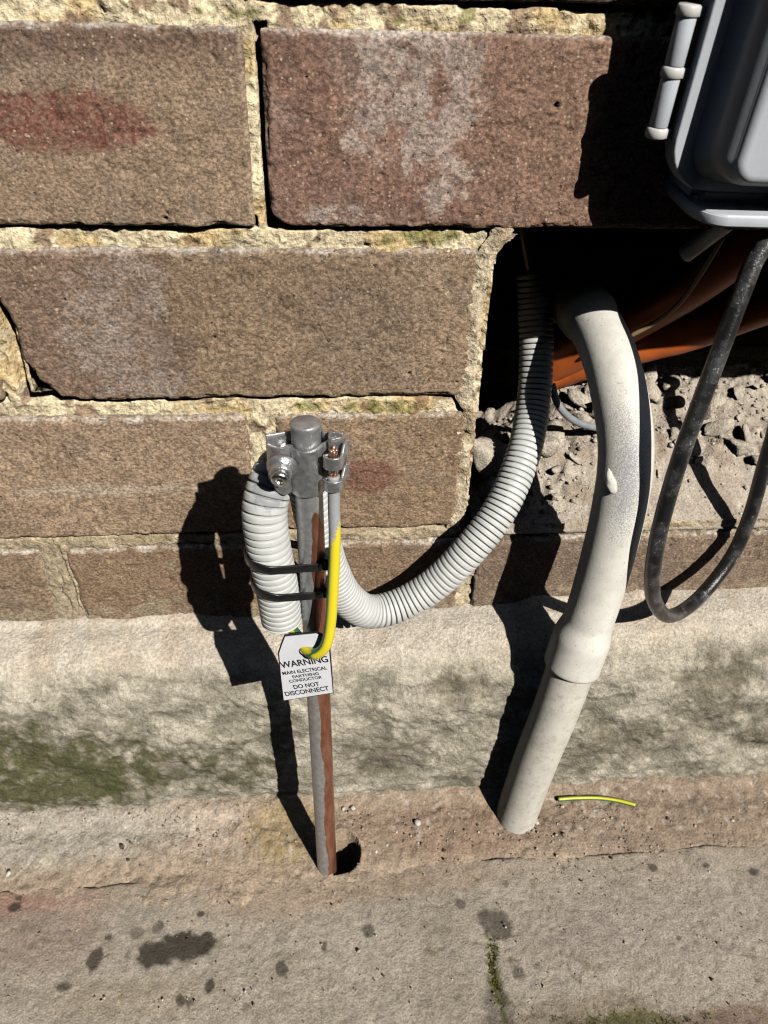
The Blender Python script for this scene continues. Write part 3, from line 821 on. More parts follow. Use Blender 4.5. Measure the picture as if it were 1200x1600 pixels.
ib = bmesh.new(); bmesh.ops.create_icosphere(ib, subdivisions=1, radius=1); jv = np.array([v.co for v in ib.verts]); jf = np.array([[v.index for v in f_.verts] for f_ in ib.faces]); ib.free()
cv, cf_, cc_ = [], [], []
for k in range(2600):
    x = rq.uniform(0.238, 0.50); y = rq.uniform(0.004, 0.10)
    if rq.rand() > 0.25+0.75*float(sstep(0.015, 0.06, y+0.03*float(sstep(.33, .28, x)))): continue
    sz = min(0.00045*math.exp(rq.normal(0.2, 0.6)), 0.0022)
    q = jv*sz*rq.uniform(.6, 1.3, 3)*(1+.28*rq.normal(size=(len(jv), 1)))
    cv.append(q+np.array([x, y, bed_z(x, y)+sz*.35])); cf_.append(jf+len(jv)*(len(cv)-1))
    cc_.append(np.tile([lin(198, 187, 172), lin(176, 162, 146), lin(214, 206, 194)][rq.randint(3)], (len(jv), 1)))
cvv = np.vstack(cv)
put(obj('mortar_grit', mesh('mortar_grit', cvv, np.vstack(cf_), smooth=False, cols={'tone': np.vstack(cc_)}, floats={'wet': np.zeros(len(cvv))}), M_RUBBLE), 'fine pale mortar grit scattered over the rubble in the hole', 'grit', kind='stuff')

# ================================================================== drain-like cream pipe
def mat_pvc(name, col, dirty):
    t = NT(name)
    base = t.scale(tuple(col), t.rng(t.noise(0.012, 4, .6), .3, .7, .93, 1.05))
    dirt = t.math('MULTIPLY', t.rng(t.noise(0.004, 5, .7), .45, .75), dirty)
    base = t.mix(dirt, base, (0.34, 0.30, 0.24))
    sp = t.attr('spray')
    dots = t.rng(t.math('SUBTRACT', t.noise(0.0007, 2, .7), t.math('MULTIPLY', sp, 0.24)), 0.52, 0.16)
    base = t.mix(t.math('MULTIPLY', dots, t.rng(sp, 0.0, 0.25)), base, (0.33, 0.335, 0.355))
    fl = t.rng(t.noise(0.0016, 1, .5), 0.30, 0.25)
    base = t.mix(t.math('MULTIPLY', fl, .45), base, (0.20, 0.17, 0.13))
    return t.out(base, 0.52, normal=t.bump(t.noise(0.0012, 3, .6), 0.0002, .6), spec=0.35)
M_PVC = mat_pvc('cream_pvc', (0.74, 0.72, 0.66), 0.22)
M_PVC2 = mat_pvc('dusty_pvc', (0.66, 0.63, 0.56), 0.6)
def pp(l): return [at(px, py, Y) for px, py, Y in l]
PIPE = empty('pvc_pipe', atz(803, 1285, 0))
put(PIPE, 'cream plastic pipe bending out of the wall hole down into the ground', 'pipe')
axis_pts = pp([(768, 1400, -0.070), (803, 1285, -0.0640), (834, 1195, -0.0630), (868, 1110, -0.0610), (900, 1020, -0.0555), (932, 930, -0.0500),
               (966, 800, -0.0425), (978, 700, -0.0310), (964, 600, -0.0110), (943, 535, 0.0120), (918, 492, 0.0370), (896, 474, 0.064), (880, 470, 0.095)])
Q, s = spline(axis_pts, 0.001)
def nearest_s(px, py):
    pr = []
    for q in Q:
        v = q-CAM; dd = v@_f; pr.append((600+F*(v@_r)/dd, 800-F*(v@_u)/dd))
    pr = np.array(pr); i = np.argmin(np.hypot(pr[:, 0]-px, pr[:, 1]-py)); return i
i_lip = nearest_s(893, 1040); i_top = nearest_s(915, 490)
R0 = 0.0137
def build_pipe(i0, i1, radfun, mat, name, parent, spray=True):
    pts = Q[i0:i1:4]
    def rad(ss): return radfun(ss)
    co, fs, ss, th, QQ, _ = tube(pts, rad, seg=48, step=0.0009)
    sp = np.zeros(len(co))
    if spray:
        c0 = at(985, 750, -0.05)
        dz_ = np.abs(co[:, 2]-c0[2])/0.040
        side = sstep(0.009, -0.003, co[:, 0]-np.interp(co[:, 2], QQ[:, 2], QQ[:, 0]))
        sp = sstep(1.2, 0.1, dz_)*side*sstep(-0.0135, -0.004, co[:, 0]-np.interp(co[:, 2], QQ[:, 2], QQ[:, 0]))
    me = mesh(name, co, fs, floats={'spray': sp})
    return obj(name, fix_normals(me), mat, parent)
build_pipe(0, i_lip+12, lambda ss: np.full_like(ss, R0), M_PVC2, 'straight_pipe', PIPE, False)
Lb = s[i_top+6]-s[i_lip]
def bend_rad(ss):
    lip = sstep(0.0340, 0.0200, ss)*0.0024
    end = sstep(Lb-0.018, Lb-0.010, ss)*0.0018
    rim = -0.0006*sstep(0.0012, 0.0, ss)
    return R0 + 0.0002 + lip + end + rim
bend = build_pipe(i_lip, i_top+6, bend_rad, M_PVC, 'bend', PIPE, True)
# far pipe that the bend plugs into, running back into the wall
build_pipe(i_top-4, len(Q), lambda ss: np.full_like(ss, R0+0.0004), M_PVC2, 'straight_pipe', PIPE, False)
# dried glue run on the bend
g0 = at(952, 728, -0.0475); g1 = at(960, 765, -0.0505)
gm_ = bmesh.new(); bmesh.ops.create_icosphere(gm_, subdivisions=3, radius=1)
gq = np.array([v.co for v in gm_.verts]); gf = np.array([[v.index for v in f_.verts] for f_ in gm_.faces]); gm_.free()
tz = (gq[:, 2]+1)/2
ws_ = 0.0040*(1-0.70*tz)
gc = np.stack([g1[0]+gq[:, 0]*ws_+(g0[0]-g1[0])*tz, g1[1]+0.0005+gq[:, 1]*ws_*0.9+(g0[1]-g1[1])*tz, g1[2]+gq[:, 2]*0.0066+0.004], 1)
gc += 0.0004*np.stack([fbm(gc[:, 0], gc[:, 1], gc[:, 2], .002, 2, 5+k) for k in range(3)], 1)
obj('glue_run', mesh('glue_run', gc, gf, floats={'spray': np.zeros(len(gc))}), M_PVC, PIPE)

# ================================================================== earth rod
LEAN = ROD1-ROD0
def rod_at(z): return ROD0 + LEAN*((z-ROD0[2])/LEAN[2])
RR = 0.0061
zs_ = np.concatenate([[-0.12, -0.03], np.arange(0.0, ROD1[2]-0.0015, 0.0015), [ROD1[2]-0.0012, ROD1[2]-0.0004, ROD1[2]+0.0002, ROD1[2]+0.0004]])
rad = np.full(len(zs_), RR); rad[-4:] = [RR+0.0003, RR+0.0003, RR-0.0003, 0.0005]; rad[-5] = RR+0.0001
seg = 48; th = np.linspace(0, 2*np.pi, seg, endpoint=False)
cen = np.array([rod_at(z) for z in zs_])
co = cen[:, None, :] + rad[:, None, None]*np.stack([np.cos(th), np.sin(th), 0*th], 1)[None]
co[-3:, :, 2] += 0.0005*np.clip(np.cos(th-5.6), 0, 1)*np.linspace(1, .2, 3)[:, None]
n = len(zs_)
i = np.arange((n-1)*seg); a = i//seg; b = i % seg; c = (b+1) % seg
f = np.stack([a*seg+b, a*seg+c, (a+1)*seg+c, (a+1)*seg+b], 1)
fl = f.tolist()+[[(n-1)*seg+k for k in range(seg)]]
cf = co.reshape(-1, 3); axy = np.repeat(cen, seg, 0)
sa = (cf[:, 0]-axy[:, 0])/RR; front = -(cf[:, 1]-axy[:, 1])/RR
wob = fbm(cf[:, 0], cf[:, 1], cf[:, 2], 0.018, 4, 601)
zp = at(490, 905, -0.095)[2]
mask = sstep(0.30, -0.30, sa+0.16*wob - 0.05)                              # grey over the left side, edge wobbled by noise
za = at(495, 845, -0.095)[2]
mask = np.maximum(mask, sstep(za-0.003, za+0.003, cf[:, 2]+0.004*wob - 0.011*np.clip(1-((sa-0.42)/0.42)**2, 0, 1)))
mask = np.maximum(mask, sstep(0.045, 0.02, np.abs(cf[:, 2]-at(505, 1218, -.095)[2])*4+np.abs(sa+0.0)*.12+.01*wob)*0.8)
t = NT('copper_rod_zinc_top_grey_side')
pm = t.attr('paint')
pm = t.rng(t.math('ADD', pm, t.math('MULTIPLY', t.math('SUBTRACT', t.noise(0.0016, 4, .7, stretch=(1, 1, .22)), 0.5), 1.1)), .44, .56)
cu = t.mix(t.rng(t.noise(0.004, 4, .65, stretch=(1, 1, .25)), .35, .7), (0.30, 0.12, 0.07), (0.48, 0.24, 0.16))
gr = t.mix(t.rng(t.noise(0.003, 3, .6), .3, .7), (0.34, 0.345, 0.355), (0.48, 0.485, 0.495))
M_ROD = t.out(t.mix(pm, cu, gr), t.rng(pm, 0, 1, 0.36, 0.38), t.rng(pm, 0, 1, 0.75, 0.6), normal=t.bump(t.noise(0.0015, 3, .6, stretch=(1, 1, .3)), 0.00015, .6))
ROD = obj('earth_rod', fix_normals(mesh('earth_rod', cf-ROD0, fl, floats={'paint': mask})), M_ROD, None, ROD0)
put(ROD, 'upright copper earth rod with grey painted top and grey left side, driven into the ground', 'rod')

# ================================================================== earth clamp
t = NT('zinc_spray_paint')
gcol = t.mix(t.rng(t.noise(0.003, 4, .6), .3, .7), (0.40, 0.405, 0.415), (0.60, 0.605, 0.615))
M_ZINC = t.out(gcol, t.rng(t.noise(.002, 3, .6), .3, .7, .26, .42), 0.80, normal=t.bump(t.noise(0.0018, 4, .65), 0.0004, .7))
M_BOLT = mat_plain('bright_steel', (0.55, 0.55, 0.55), 0.28, 1.0, mott=.15, msize=.002, bumpd=.0002, bsize=.0008)
M_STRAND = mat_plain('bare_copper_strands', (0.60, 0.36, 0.26), 0.32, 0.9, mott=.2, msize=.001)
cz0 = at(478, 776, -0.0925)[2]; cz1 = at(478, 704, -0.0925)[2]
cm_ = (cz0+cz1)/2; rc = rod_at(cm_)
CL = empty('earth_clamp', (rc[0], rc[1], cz0))
put(CL, 'grey painted metal clamp bolted round the top of the rod', 'clamp')

def sheet(path, thick, z0f, z1f, nz=10, name='strap', dz=None):
    """bent plate: plan path (x,y) offset from rod axis, extruded in z"""
    Qp, sp_ = spline(np.concatenate([np.array(path), np.zeros((len(path), 1))], 1), 0.0005)
    T = np.gradient(Qp[:, :2], axis=0); T /= np.linalg.norm(T, axis=1)[:, None]
    Nn = np.stack([T[:, 1], -T[:, 0]], 1)
    m = len(Qp); rows = []
    ring = np.concatenate([Qp[:, :2]+Nn*thick/2, (Qp[:, :2]-Nn*thick/2)[::-1]])
    sring = np.concatenate([sp_, sp_[::-1]])/sp_[-1]
    ws2 = np.linspace(0, 1, nz)
    co = []
    for w in ws2:
        z = z0f(sring)*(1-w)+z1f(sring)*w
        ins = 0.0
        co.append(np.stack([rc[0]+ring[:, 0], rc[1]+ring[:, 1]+LEAN[1]/LEAN[2]*(z-cm_), z], 1))
    co = np.vstack(co); k = len(ring); fs = []
    for a in range(nz-1):
        for b in range(k):
            c = (b+1) % k; fs.append([a*k+b, a*k+c, (a+1)*k+c, (a+1)*k+b])
    for b in range(m-1):
        fs.append([b, b+1, k-2-b, k-1-b]); o_ = (nz-1)*k; fs.append([o_+b, o_+b+1, o_+k-2-b, o_+k-1-b])
    return fix_normals(mesh(name, co, fs))
def bev(o, w=0.0003, seg=2):
    m = o.modifiers.new('bevel', 'BEVEL'); m.width = w; m.segments = seg; m.limit_method = 'ANGLE'; m.angle_limit = math.radians(40)
    o.data.polygons.foreach_set('use_smooth', [True]*len(o.data.polygons))
    return o
arc = [(0.0076*math.sin(a), -0.0076*math.cos(a)) for a in np.radians(np.linspace(-62, 62, 9))]
path = [(-0.0158, -0.0030), (-0.0140, -0.0048), (-0.0115, -0.0062), (-0.0090, -0.0060)] + arc + [(0.0088, -0.0028), (0.0104, -0.0016), (0.0122, -0.0014)]
top = lambda u: cz1 + 0.0012*sstep(.25, .05, u)*0 - 0.0016*np.sin(np.clip((u-.3)/.5, 0, 1)*np.pi) + 0.0022*sstep(.8, 1, u)
bot = lambda u: cz0 + 0.0045*sstep(0.22, 0.0, u) - 0.0006*np.sin(np.clip((u-.25)/.6, 0, 1)*np.pi)
bev(obj('strap', sheet(path, 0.0013, bot, top), M_ZINC, CL))
backp = [(-0.0165, 0.0005), (-0.0120, 0.0016), (-0.0085, 0.0030)] + [(0.0076*math.sin(a), 0.0076*math.cos(a)) for a in np.radians(np.linspace(-60, 70, 8))] + [(0.0105, 0.0022), (0.0150, 0.0012)]
bev(obj('back_plate', sheet(backp, 0.0013, lambda u: cz0+0.003+0*u, lambda u: cz1+0.0022+0*u), M_ZINC, CL))
# boss and bolt on the left wing
def lathe(profile, origin, axis_, seg=32, name='bolt'):
    z = Vector(axis_).normalized(); x = z.orthogonal().normalized(); y = z.cross(x)
    co = []; fs = []
    for (r, h) in profile:
        for k in range(seg):
            a = 2*math.pi*k/seg; co.append(Vector(origin)+z*h+(x*math.cos(a)+y*math.sin(a))*r)
    for a in range(len(profile)-1):
        for b in range(seg):
            c = (b+1) % seg; fs.append([a*seg+b, a*seg+c, (a+1)*seg+c, (a+1)*seg+b])
    fs.append(list(range(seg))); fs.append([(len(profile)-1)*seg+k for k in range(seg)])
    return fix_normals(mesh(name, np.array(co), fs))
bo = at(440, 732, -0.0935)
bax = (-0.10, -1.0, -0.22)
o = obj('boss', lathe([(0.0064, -0.002), (0.0061, -0.0002), (0.0050, 0.0010), (0.0046, 0.0016), (0.0046, 0.0036), (0.0042, 0.0040), (0.0035, 0.0040)], bo, bax), M_ZINC, CL)
bolt = obj('bolt', lathe([(0.0028, -0.012), (0.0028, 0.0040), (0.0036, 0.0041), (0.0037, 0.0056), (0.0036, 0.0066), (0.0030, 0.0072), (0.0016, 0.0074), (0.0013, 0.0064), (0.0003, 0.0062)], bo, bax), M_BOLT, CL)
bev(bolt, 0.0002)
za_ = Vector(bax).normalized(); sl_ = bmesh.new()
for q in (0.4, 0.4+math.pi/2):
    r = bmesh.ops.create_cube(sl_, size=1.0); xa = za_.orthogonal().normalized(); ya = za_.cross(xa)
    for v in r['verts']:
        p = v.co.copy(); dx, dy = p.x*0.0046, p.y*0.0008
        v.co = Vector(bo)+za_*(0.00735+p.z*0.0003)+(xa*math.cos(q)+ya*math.sin(q))*dx+(-xa*math.sin(q)+ya*math.cos(q))*dy
me = bpy.data.meshes.new('slot'); sl_.to_mesh(me); sl_.free()
obj('slot', me, mat_plain('dark_recess', (0.05, 0.05, 0.05), .6), bolt)

# wire position at the lugs
WX = at(521, 735, -0.0935)
# two lugs: saddles curled round the bare strands on the right
def lug(zb, zt, name='lug'):
    cx, cy = WX[0]-rc[0], WX[1]-rc[1]
    p = [(0.0095, -0.0018), (0.0100, cy+0.0010), (cx-0.0036, cy-0.0006), (cx-0.0027, cy-0.0028), (cx, cy-0.0038), (cx+0.0027, cy-0.0028), (cx+0.0038, cy-0.0002), (cx+0.0050, cy+0.0026), (cx+0.0064, cy+0.0036)]
    t_ = lambda u: zt + (0.0042)*sstep(0.70, 0.92, u)
    b_ = lambda u: zb + (0.0030)*sstep(0.74, 0.95, u)
    return bev(obj(name, sheet(p, 0.0010, b_, t_, 6, name), M_ZINC, CL), 0.0002)
lz = [at(521, y, -0.0965)[2] for y in (768, 752, 734, 716)]
lug(lz[0], lz[1]); lug(lz[2], lz[3])
# ear of the strap behind the strands
ear = [(0.0098, 0.0004), (WX[0]-rc[0]-0.001, WX[1]-rc[1]+0.0040), (WX[0]-rc[0]+0.003, WX[1]-rc[1]+0.0048), (WX[0]-rc[0]+0.0058, WX[1]-rc[1]+0.0038)]
bev(obj('ear', sheet(ear, 0.0012, lambda u: lz[0]+0.001+0*u, lambda u: cz1+0.0035-0.003*u*0, 8, 'ear'), M_ZINC, CL), 0.0003)

# ================================================================== corrugated grey conduit
RC = 0.0099; PITCH_C = 0.00335
cpts = pp([(833, 425, 0.066), (836, 480, 0.060), (838, 560, 0.047), (832, 640, 0.031), (816, 715, 0.010), (782, 795, -0.0090), (735, 858, -0.0200), (680, 912, -0.0245),
           (625, 945, -0.0290), (575, 955, -0.0350), (538, 930, -0.0430), (512, 880, -0.0530), (494, 815, -0.0600), (484, 765, -0.0620)])
q = at(478, 728, -0.0630); cpts.append(q)
q = at(456, 722, -0.0700); cpts.append(q)
q = at(430, 742, -0.0780); cpts.append(q)
cpts += pp([(414, 792, -0.0850), (419, 850, -0.0880), (431, 908, -0.0880), (440, 966, -0.0860)])
def corr(s, th, Q, N, B):
    ph = (s/PITCH_C) % 1.0
    prof = 1-sstep(0.0, 0.16, ph)+sstep(0.84, 1.0, ph)          # narrow groove
    crown = -0.00022*np.abs(2*ph-1)**2
    return np.repeat((-0.0017*prof+crown)[:, None], len(th), 1)
co, fs, ss, th_, QC, FR = tube(cpts, RC, seg=40, step=PITCH_C/14, caps=False, radf=corr)
spr = sstep(1.0, 0.2, np.linalg.norm(co-at(425, 765, -0.095), axis=1)/0.020)
t = NT('grey_corrugated_plastic')
base = t.scale((0.61, 0.625, 0.61), t.rng(t.noise(0.008, 4, .6), .3, .7, .92, 1.06))
sm_ = t.rng(t.math('ADD', t.attr('spray'), t.math('MULTIPLY', t.math('SUBTRACT', t.noise(0.003, 4, .65), .5), 1.1)), .35, .7)
base = t.mix(t.math('MULTIPLY', sm_, .85), base, (0.30, 0.31, 0.33))
M_CORR = t.out(base, 0.42, spec=0.4)
me = mesh('corrugated_conduit', co, fs, floats={'spray': spr})
cond = obj('corrugated_conduit', fix_normals(me), M_CORR)
sm2 = cond.modifiers.new('wall', 'SOLIDIFY'); sm2.thickness = 0.0010; sm2.offset = 1 if False else -1
put(cond, 'grey corrugated conduit sweeping from the hole and looping behind the rod', 'conduit')
CEND = QC[-1]; CENDT = FR[0][-1]

# ================================================================== earth wire (green and yellow)
def mat_wire(name):
    t = NT(name)
    a = t.attr('stripe')
    col = t.mix(a, (0.76, 0.64, 0.03), (0.035, 0.17, 0.065))
    gr = t.rng(t.math('ADD', t.attr('spray'), t.math('MULTIPLY', t.math('SUBTRACT', t.noise(0.0012, 3, .65), .5), .7)), .38, .62)
    col = t.mix(gr, col, t.mix(t.noise(.002), (0.30, 0.305, 0.32), (0.40, 0.405, 0.42)))
    return t.out(col, t.rng(gr, 0, 1, 0.36, 0.5), spec=0.45)
M_WIRE = mat_wire('green_yellow_insulation')
def stripe(ang, centre, width):
    d = np.abs((ang-centre+np.pi) % (2*np.pi)-np.pi)
    return sstep(width-0.06, width+0.06, d)
WR = 0.0026
wp = [QC[-26]+np.array([0, 0.001, 0]), CEND + np.array([0.0025, -0.001, 0.0])] + pp([(458, 985, -0.0910), (470, 1000, -0.0965), (479, 1015, -0.1015), (492, 1022, -0.1060), (508, 1010, -0.1070), (516, 975, -0.1050), (521, 900, -0.1010), (523, 840, -0.0980), (522, 795, -0.0955)]) + [np.array([WX[0], WX[1], lz[1]+0.0008])]
co, fs, ss, an, QW, FW = tube(wp, WR, seg=24, step=0.0012)
# yellow band faces the viewer on the way up: give each ring its own centre angle (the stripe winds slowly)
nring = len(QW); cen_a = np.zeros(nring)
for k in range(nring):
    v = np.array([0.75, -1.0, 0.15]); cen_a[k] = math.atan2(v@FW[2][k], v@FW[1][k])
stp = stripe(an, np.repeat(np.unwrap(cen_a), 24), 1.35)
isg = np.repeat(sstep(0.036, 0.028, ss.reshape(-1, 24)[:, 0]), 24)       # the turn through the tag shows its green side
d2 = np.abs((an-np.repeat(np.unwrap(cen_a), 24)-2.4+np.pi) % (2*np.pi)-np.pi)
stp = np.where(isg > .5, sstep(1.15, 1.05, np.abs((an-np.repeat(np.unwrap(cen_a), 24)+0.5+np.pi) % (2*np.pi)-np.pi)), stp)
zsp = at(521, 828, -0.098)[2]
sprw = sstep(zsp-0.018, zsp+0.014, co[:, 2] - 0.006*(co[:, 0]-WX[0])/WR)
EW = empty('earth_wire', tuple(QW[0]))
put(EW, 'green and yellow earth wire looping from the conduit end up into the clamp', 'wire')
obj('insulation', mesh('insulation', co, fs, floats={'stripe': stp, 'spray': sprw}), M_WIRE, EW)
for k in range(7):                                       # bare strands through the lugs
    a = 2*math.pi*k/7; r = 0.0013 if k else 0.0
    pts = [(WX[0]+r*math.cos(a+z_*90), WX[1]+r*math.sin(a+z_*90), z_) for z_ in np.linspace(lz[1]-0.002, cz1+0.0010+0.0008*math.sin(k*3), 8)]
    c2, f2, *_ = tube(pts, 0.00075, seg=10, step=0.0008)
    obj('strand', fix_normals(mesh('strand', c2, f2)), M_STRAND, EW)
# the same circuit's wire rising from the top of the conduit inside the wall
c2, f2, s2, a2, q2, _ = tube(pp([(835, 470, 0.061), (828, 420, 0.066), (818, 370, 0.068), (808, 300, 0.070)]), WR, seg=16, step=.002)
o = obj('earth_wire', mesh('earth_wire', c2, f2, floats={'stripe': stripe(a2, 0.3, 1.5), 'spray': np.zeros(len(c2))}), M_WIRE)
put(o, 'green and yellow wire rising into the dark from the conduit top in the hole', 'wire')

# ================================================================== cable ties
M_BLACK = mat_plain('black_nylon', (0.012, 0.012, 0.013), 0.32, mott=.2, spec=.5)
def cable_tie(pyl, pyr, label):
    zr = at(495, pyr, -0.1)[2]; k = np.argmin([abs(q[2]-at(425, pyl, -0.098)[2])+(0 if q[1] < -0.082 else 1) for q in QC])
    c1 = QC[k]; c2 = rod_at(zr); r1, r2 = RC+0.0004, RR+0.0006
    A = np.array([c1[0], c1[1]]); B = np.array([c2[0], c2[1]]); dv = B-A; L = np.linalg.norm(dv); ph = math.atan2(dv[1], dv[0]); al = math.acos((r1-r2)/L)
    pl = []
    for a in np.linspace(ph+al, ph+2*np.pi-al, 40): pl.append((*(A+r1*np.array([math.cos(a), math.sin(a)])), c1[2]))
    for a in np.linspace(ph-al, ph+al, 20): pl.append((*(B+r2*np.array([math.cos(a), math.sin(a)])), c2[2]))
    pl = np.array(pl); m = len(pl); cc = np.array([*(A+B)/2, 0])
    tz_ = np.clip(((pl[:, :2]-A)@dv)/(L*L), -.3, 1.2); pl[:, 2] = c1[2]+(c2[2]-c1[2])*tz_
    tg = np.roll(pl, -1, 0)-np.roll(pl, 1, 0); nr = np.stack([tg[:, 1], -tg[:, 0]], 1); nr /= np.linalg.norm(nr, axis=1)[:, None]
    if ((pl[0, :2]-A)@nr[0]) < 0: nr = -nr
    hw, tk = 0.0021, 0.0011; rings = []
    for (o_, h) in ((0, -hw), (tk, -hw), (tk, hw), (0, hw)):
        rings.append(np.stack([pl[:, 0]+nr[:, 0]*o_, pl[:, 1]+nr[:, 1]*o_, pl[:, 2]+h], 1))
    co = np.vstack(rings); fs = []
    for a in range(4):
        for b in range(m):
            c = (b+1) % m; d = (a+1) % 4; fs.append([a*m+b, a*m+c, d*m+c, d*m+b])
    E_ = empty('cable_tie', (c2[0], c2[1], c2[2])); put(E_, label, 'cable tie', 'cable ties')
    bev(obj('band', fix_normals(mesh('band', co, fs)), M_BLACK, E_), 0.0003)
    bm = bmesh.new(); hx = B[0]+r2*0.75; hy = B[1]-r2*0.45
    bbox(bm, hx-0.0005, hx+0.0052, hy-0.0035, hy+0.0022, c2[2]-0.0032, c2[2]+0.0034)
    bmesh.ops.bevel(bm, geom=list(bm.edges), offset=0.0006, segments=2, affect='EDGES')
    me = bpy.data.meshes.new('head'); bm.to_mesh(me); bm.free(); obj('head', me, M_BLACK, E_)
    bm = bmesh.new(); bbox(bm, hx+0.0012, hx+0.0028, hy+0.002, hy+0.0075, c2[2]-0.0018, c2[2]+0.0018)
    me = bpy.data.meshes.new('tail'); bm.to_mesh(me); bm.free(); obj('tail', me, M_BLACK, E_)
cable_tie(889, 904, 'upper black cable tie strapping the conduit to the earth rod')
cable_tie(933, 947, 'lower black cable tie strapping the conduit to the earth rod')

# ================================================================== warning tag
M_TAGW = mat_plain('white_engraving_laminate', (0.74, 0.755, 0.80), 0.34, mott=.04, msize=.01, spec=.45)
M_TAGK = mat_plain('black_laminate_core', (0.015, 0.015, 0.017), 0.4, mott=.2)
to = at(478, 1050, -0.1010)
BLp, BRp = at(443, 1095, -0.1020), at(521, 1083, -0.1045)
TLp = at(434, 1020, -0.1005)
tx_ = (BRp-BLp); tw = np.linalg.norm(tx_); tx_ = tx_/tw
ty_ = TLp-BLp; ty_ = ty_-tx_*(ty_@tx_); ty_ /= np.linalg.norm(ty_); tnm = np.cross(tx_, ty_)
def tag2d(px, py):
    d = ray(px, py); t_ = ((BLp-CAM)@tnm)/(d@tnm); p = CAM+d*t_-BLp; return np.array([p@tx_, p@ty_])
outl = [tag2d(*p) for p in [(443, 1095), (521, 1083), (519, 1050), (516, 1012), (511, 999), (503, 991), (494, 988), (470, 990), (444, 993), (439, 1005), (434, 1020), (438, 1058)]]
hc = tag2d(478, 1018); hr = 0.0030
def plate(outline, z0, z1, hole=None, name='plate'):
    bm = bmesh.new()
    def loop(pts):
        vv = [bm.verts.new((p[0], p[1], 0)) for p in pts]
        return [bm.edges.new((vv[k], vv[(k+1) % len(vv)])) for k in range(len(vv))]
    ed = loop(outline)
    if hole: ed += loop([(hole[0]+hole[2]*math.cos(a), hole[1]+hole[2]*math.sin(a)) for a in np.linspace(0, 2*np.pi, 28, endpoint=False)])
    bmesh.ops.triangle_fill(bm, use_beauty=True, edges=ed)
    r = bmesh.ops.extrude_face_region(bm, geom=list(bm.faces))
    for v in bm.verts: v.co.z = z0
    for v in [g for g in r['geom'] if isinstance(g, bmesh.types.BMVert)]: v.co.z = z1
    bmesh.ops.recalc_face_normals(bm, faces=bm.faces)
    me = bpy.data.meshes.new(name); bm.to_mesh(me); bm.free(); return me
TAG = bpy.data.objects.new('warning_tag', None); COL.objects.link(TAG); TAG.empty_display_size = .01
TAG.matrix_world = Matrix(((tx_[0], ty_[0], tnm[0], BLp[0]), (tx_[1], ty_[1], tnm[1], BLp[1]), (tx_[2], ty_[2], tnm[2], BLp[2]), (0, 0, 0, 1)))
put(TAG, 'small white plastic warning tag with black lettering hanging on the earth wire', 'tag')
def tagpart(name, me, mat):
    o = bpy.data.objects.new(name, me); COL.objects.link(o); o.parent = TAG
    if not me.materials: me.materials.append(mat)
    return o
cx_ = np.mean(outl, 0)
ins = [p+(cx_-p)/np.linalg.norm(cx_-p)*0.0007 for p in outl]
tagpart('core', plate(outl, -0.0008, 0.0, (*hc, hr)), M_TAGK)
tagpart('face', plate(ins, 0.0, 0.0003, (*hc, hr+.0004)), M_TAGW)
def text_mesh(body, width, height):
    cu = bpy.data.curves.new('lettering', 'FONT'); cu.body = body; cu.size = 1.0; cu.extrude = 0.0; cu.offset = 0.022
    o = bpy.data.objects.new('tmp', cu); COL.objects.link(o)
    dg = bpy.context.evaluated_depsgraph_get(); me = bpy.data.meshes.new_from_object(o.evaluated_get(dg))
    bpy.data.objects.remove(o); bpy.data.curves.remove(cu)
    co = np.array([v.co for v in me.vertices]); lo, hi = co.min(0), co.max(0)
    co[:, 0] = (co[:, 0]-(lo[0]+hi[0])/2)/(hi[0]-lo[0])*width
    co[:, 1] = (co[:, 1]-lo[1])/(hi[1]-lo[1])*height; co[:, 2] = 0
    me.vertices.foreach_set('co', co.astype(np.float32).ravel()); me.update(); me.name = 'lettering'
    return me
for body, xa, ya, xb, yb, hpx in [('WARNING', 440, 1043.5, 514, 1033.5, 10.2), ('MAIN ELECTRICAL', 442.5, 1054, 512, 1045, 5.6), ('EARTHING', 458, 1059, 499, 1053.5, 4.8), ('CONDUCTOR', 453, 1066.2, 504, 1059.2, 5.0),
                                 ('DO NOT', 460, 1075.8, 500, 1070.5, 6.8), ('DISCONNECT', 447, 1087, 515, 1077.5, 7.4)]:
    A = tag2d(xa, ya); B = tag2d(xb, yb); w = np.linalg.norm(B-A); h = abs((tag2d(478, 1050-hpx)-tag2d(478, 1050))[1])
    me = text_mesh(body, w, h)
    o = tagpart('lettering', me, M_TAGK); c_ = (A+B)/2
    o.location = (c_[0], c_[1], 0.00042); o.rotation_euler = (0, 0, math.atan2(B[1]-A[1], B[0]-A[0]))

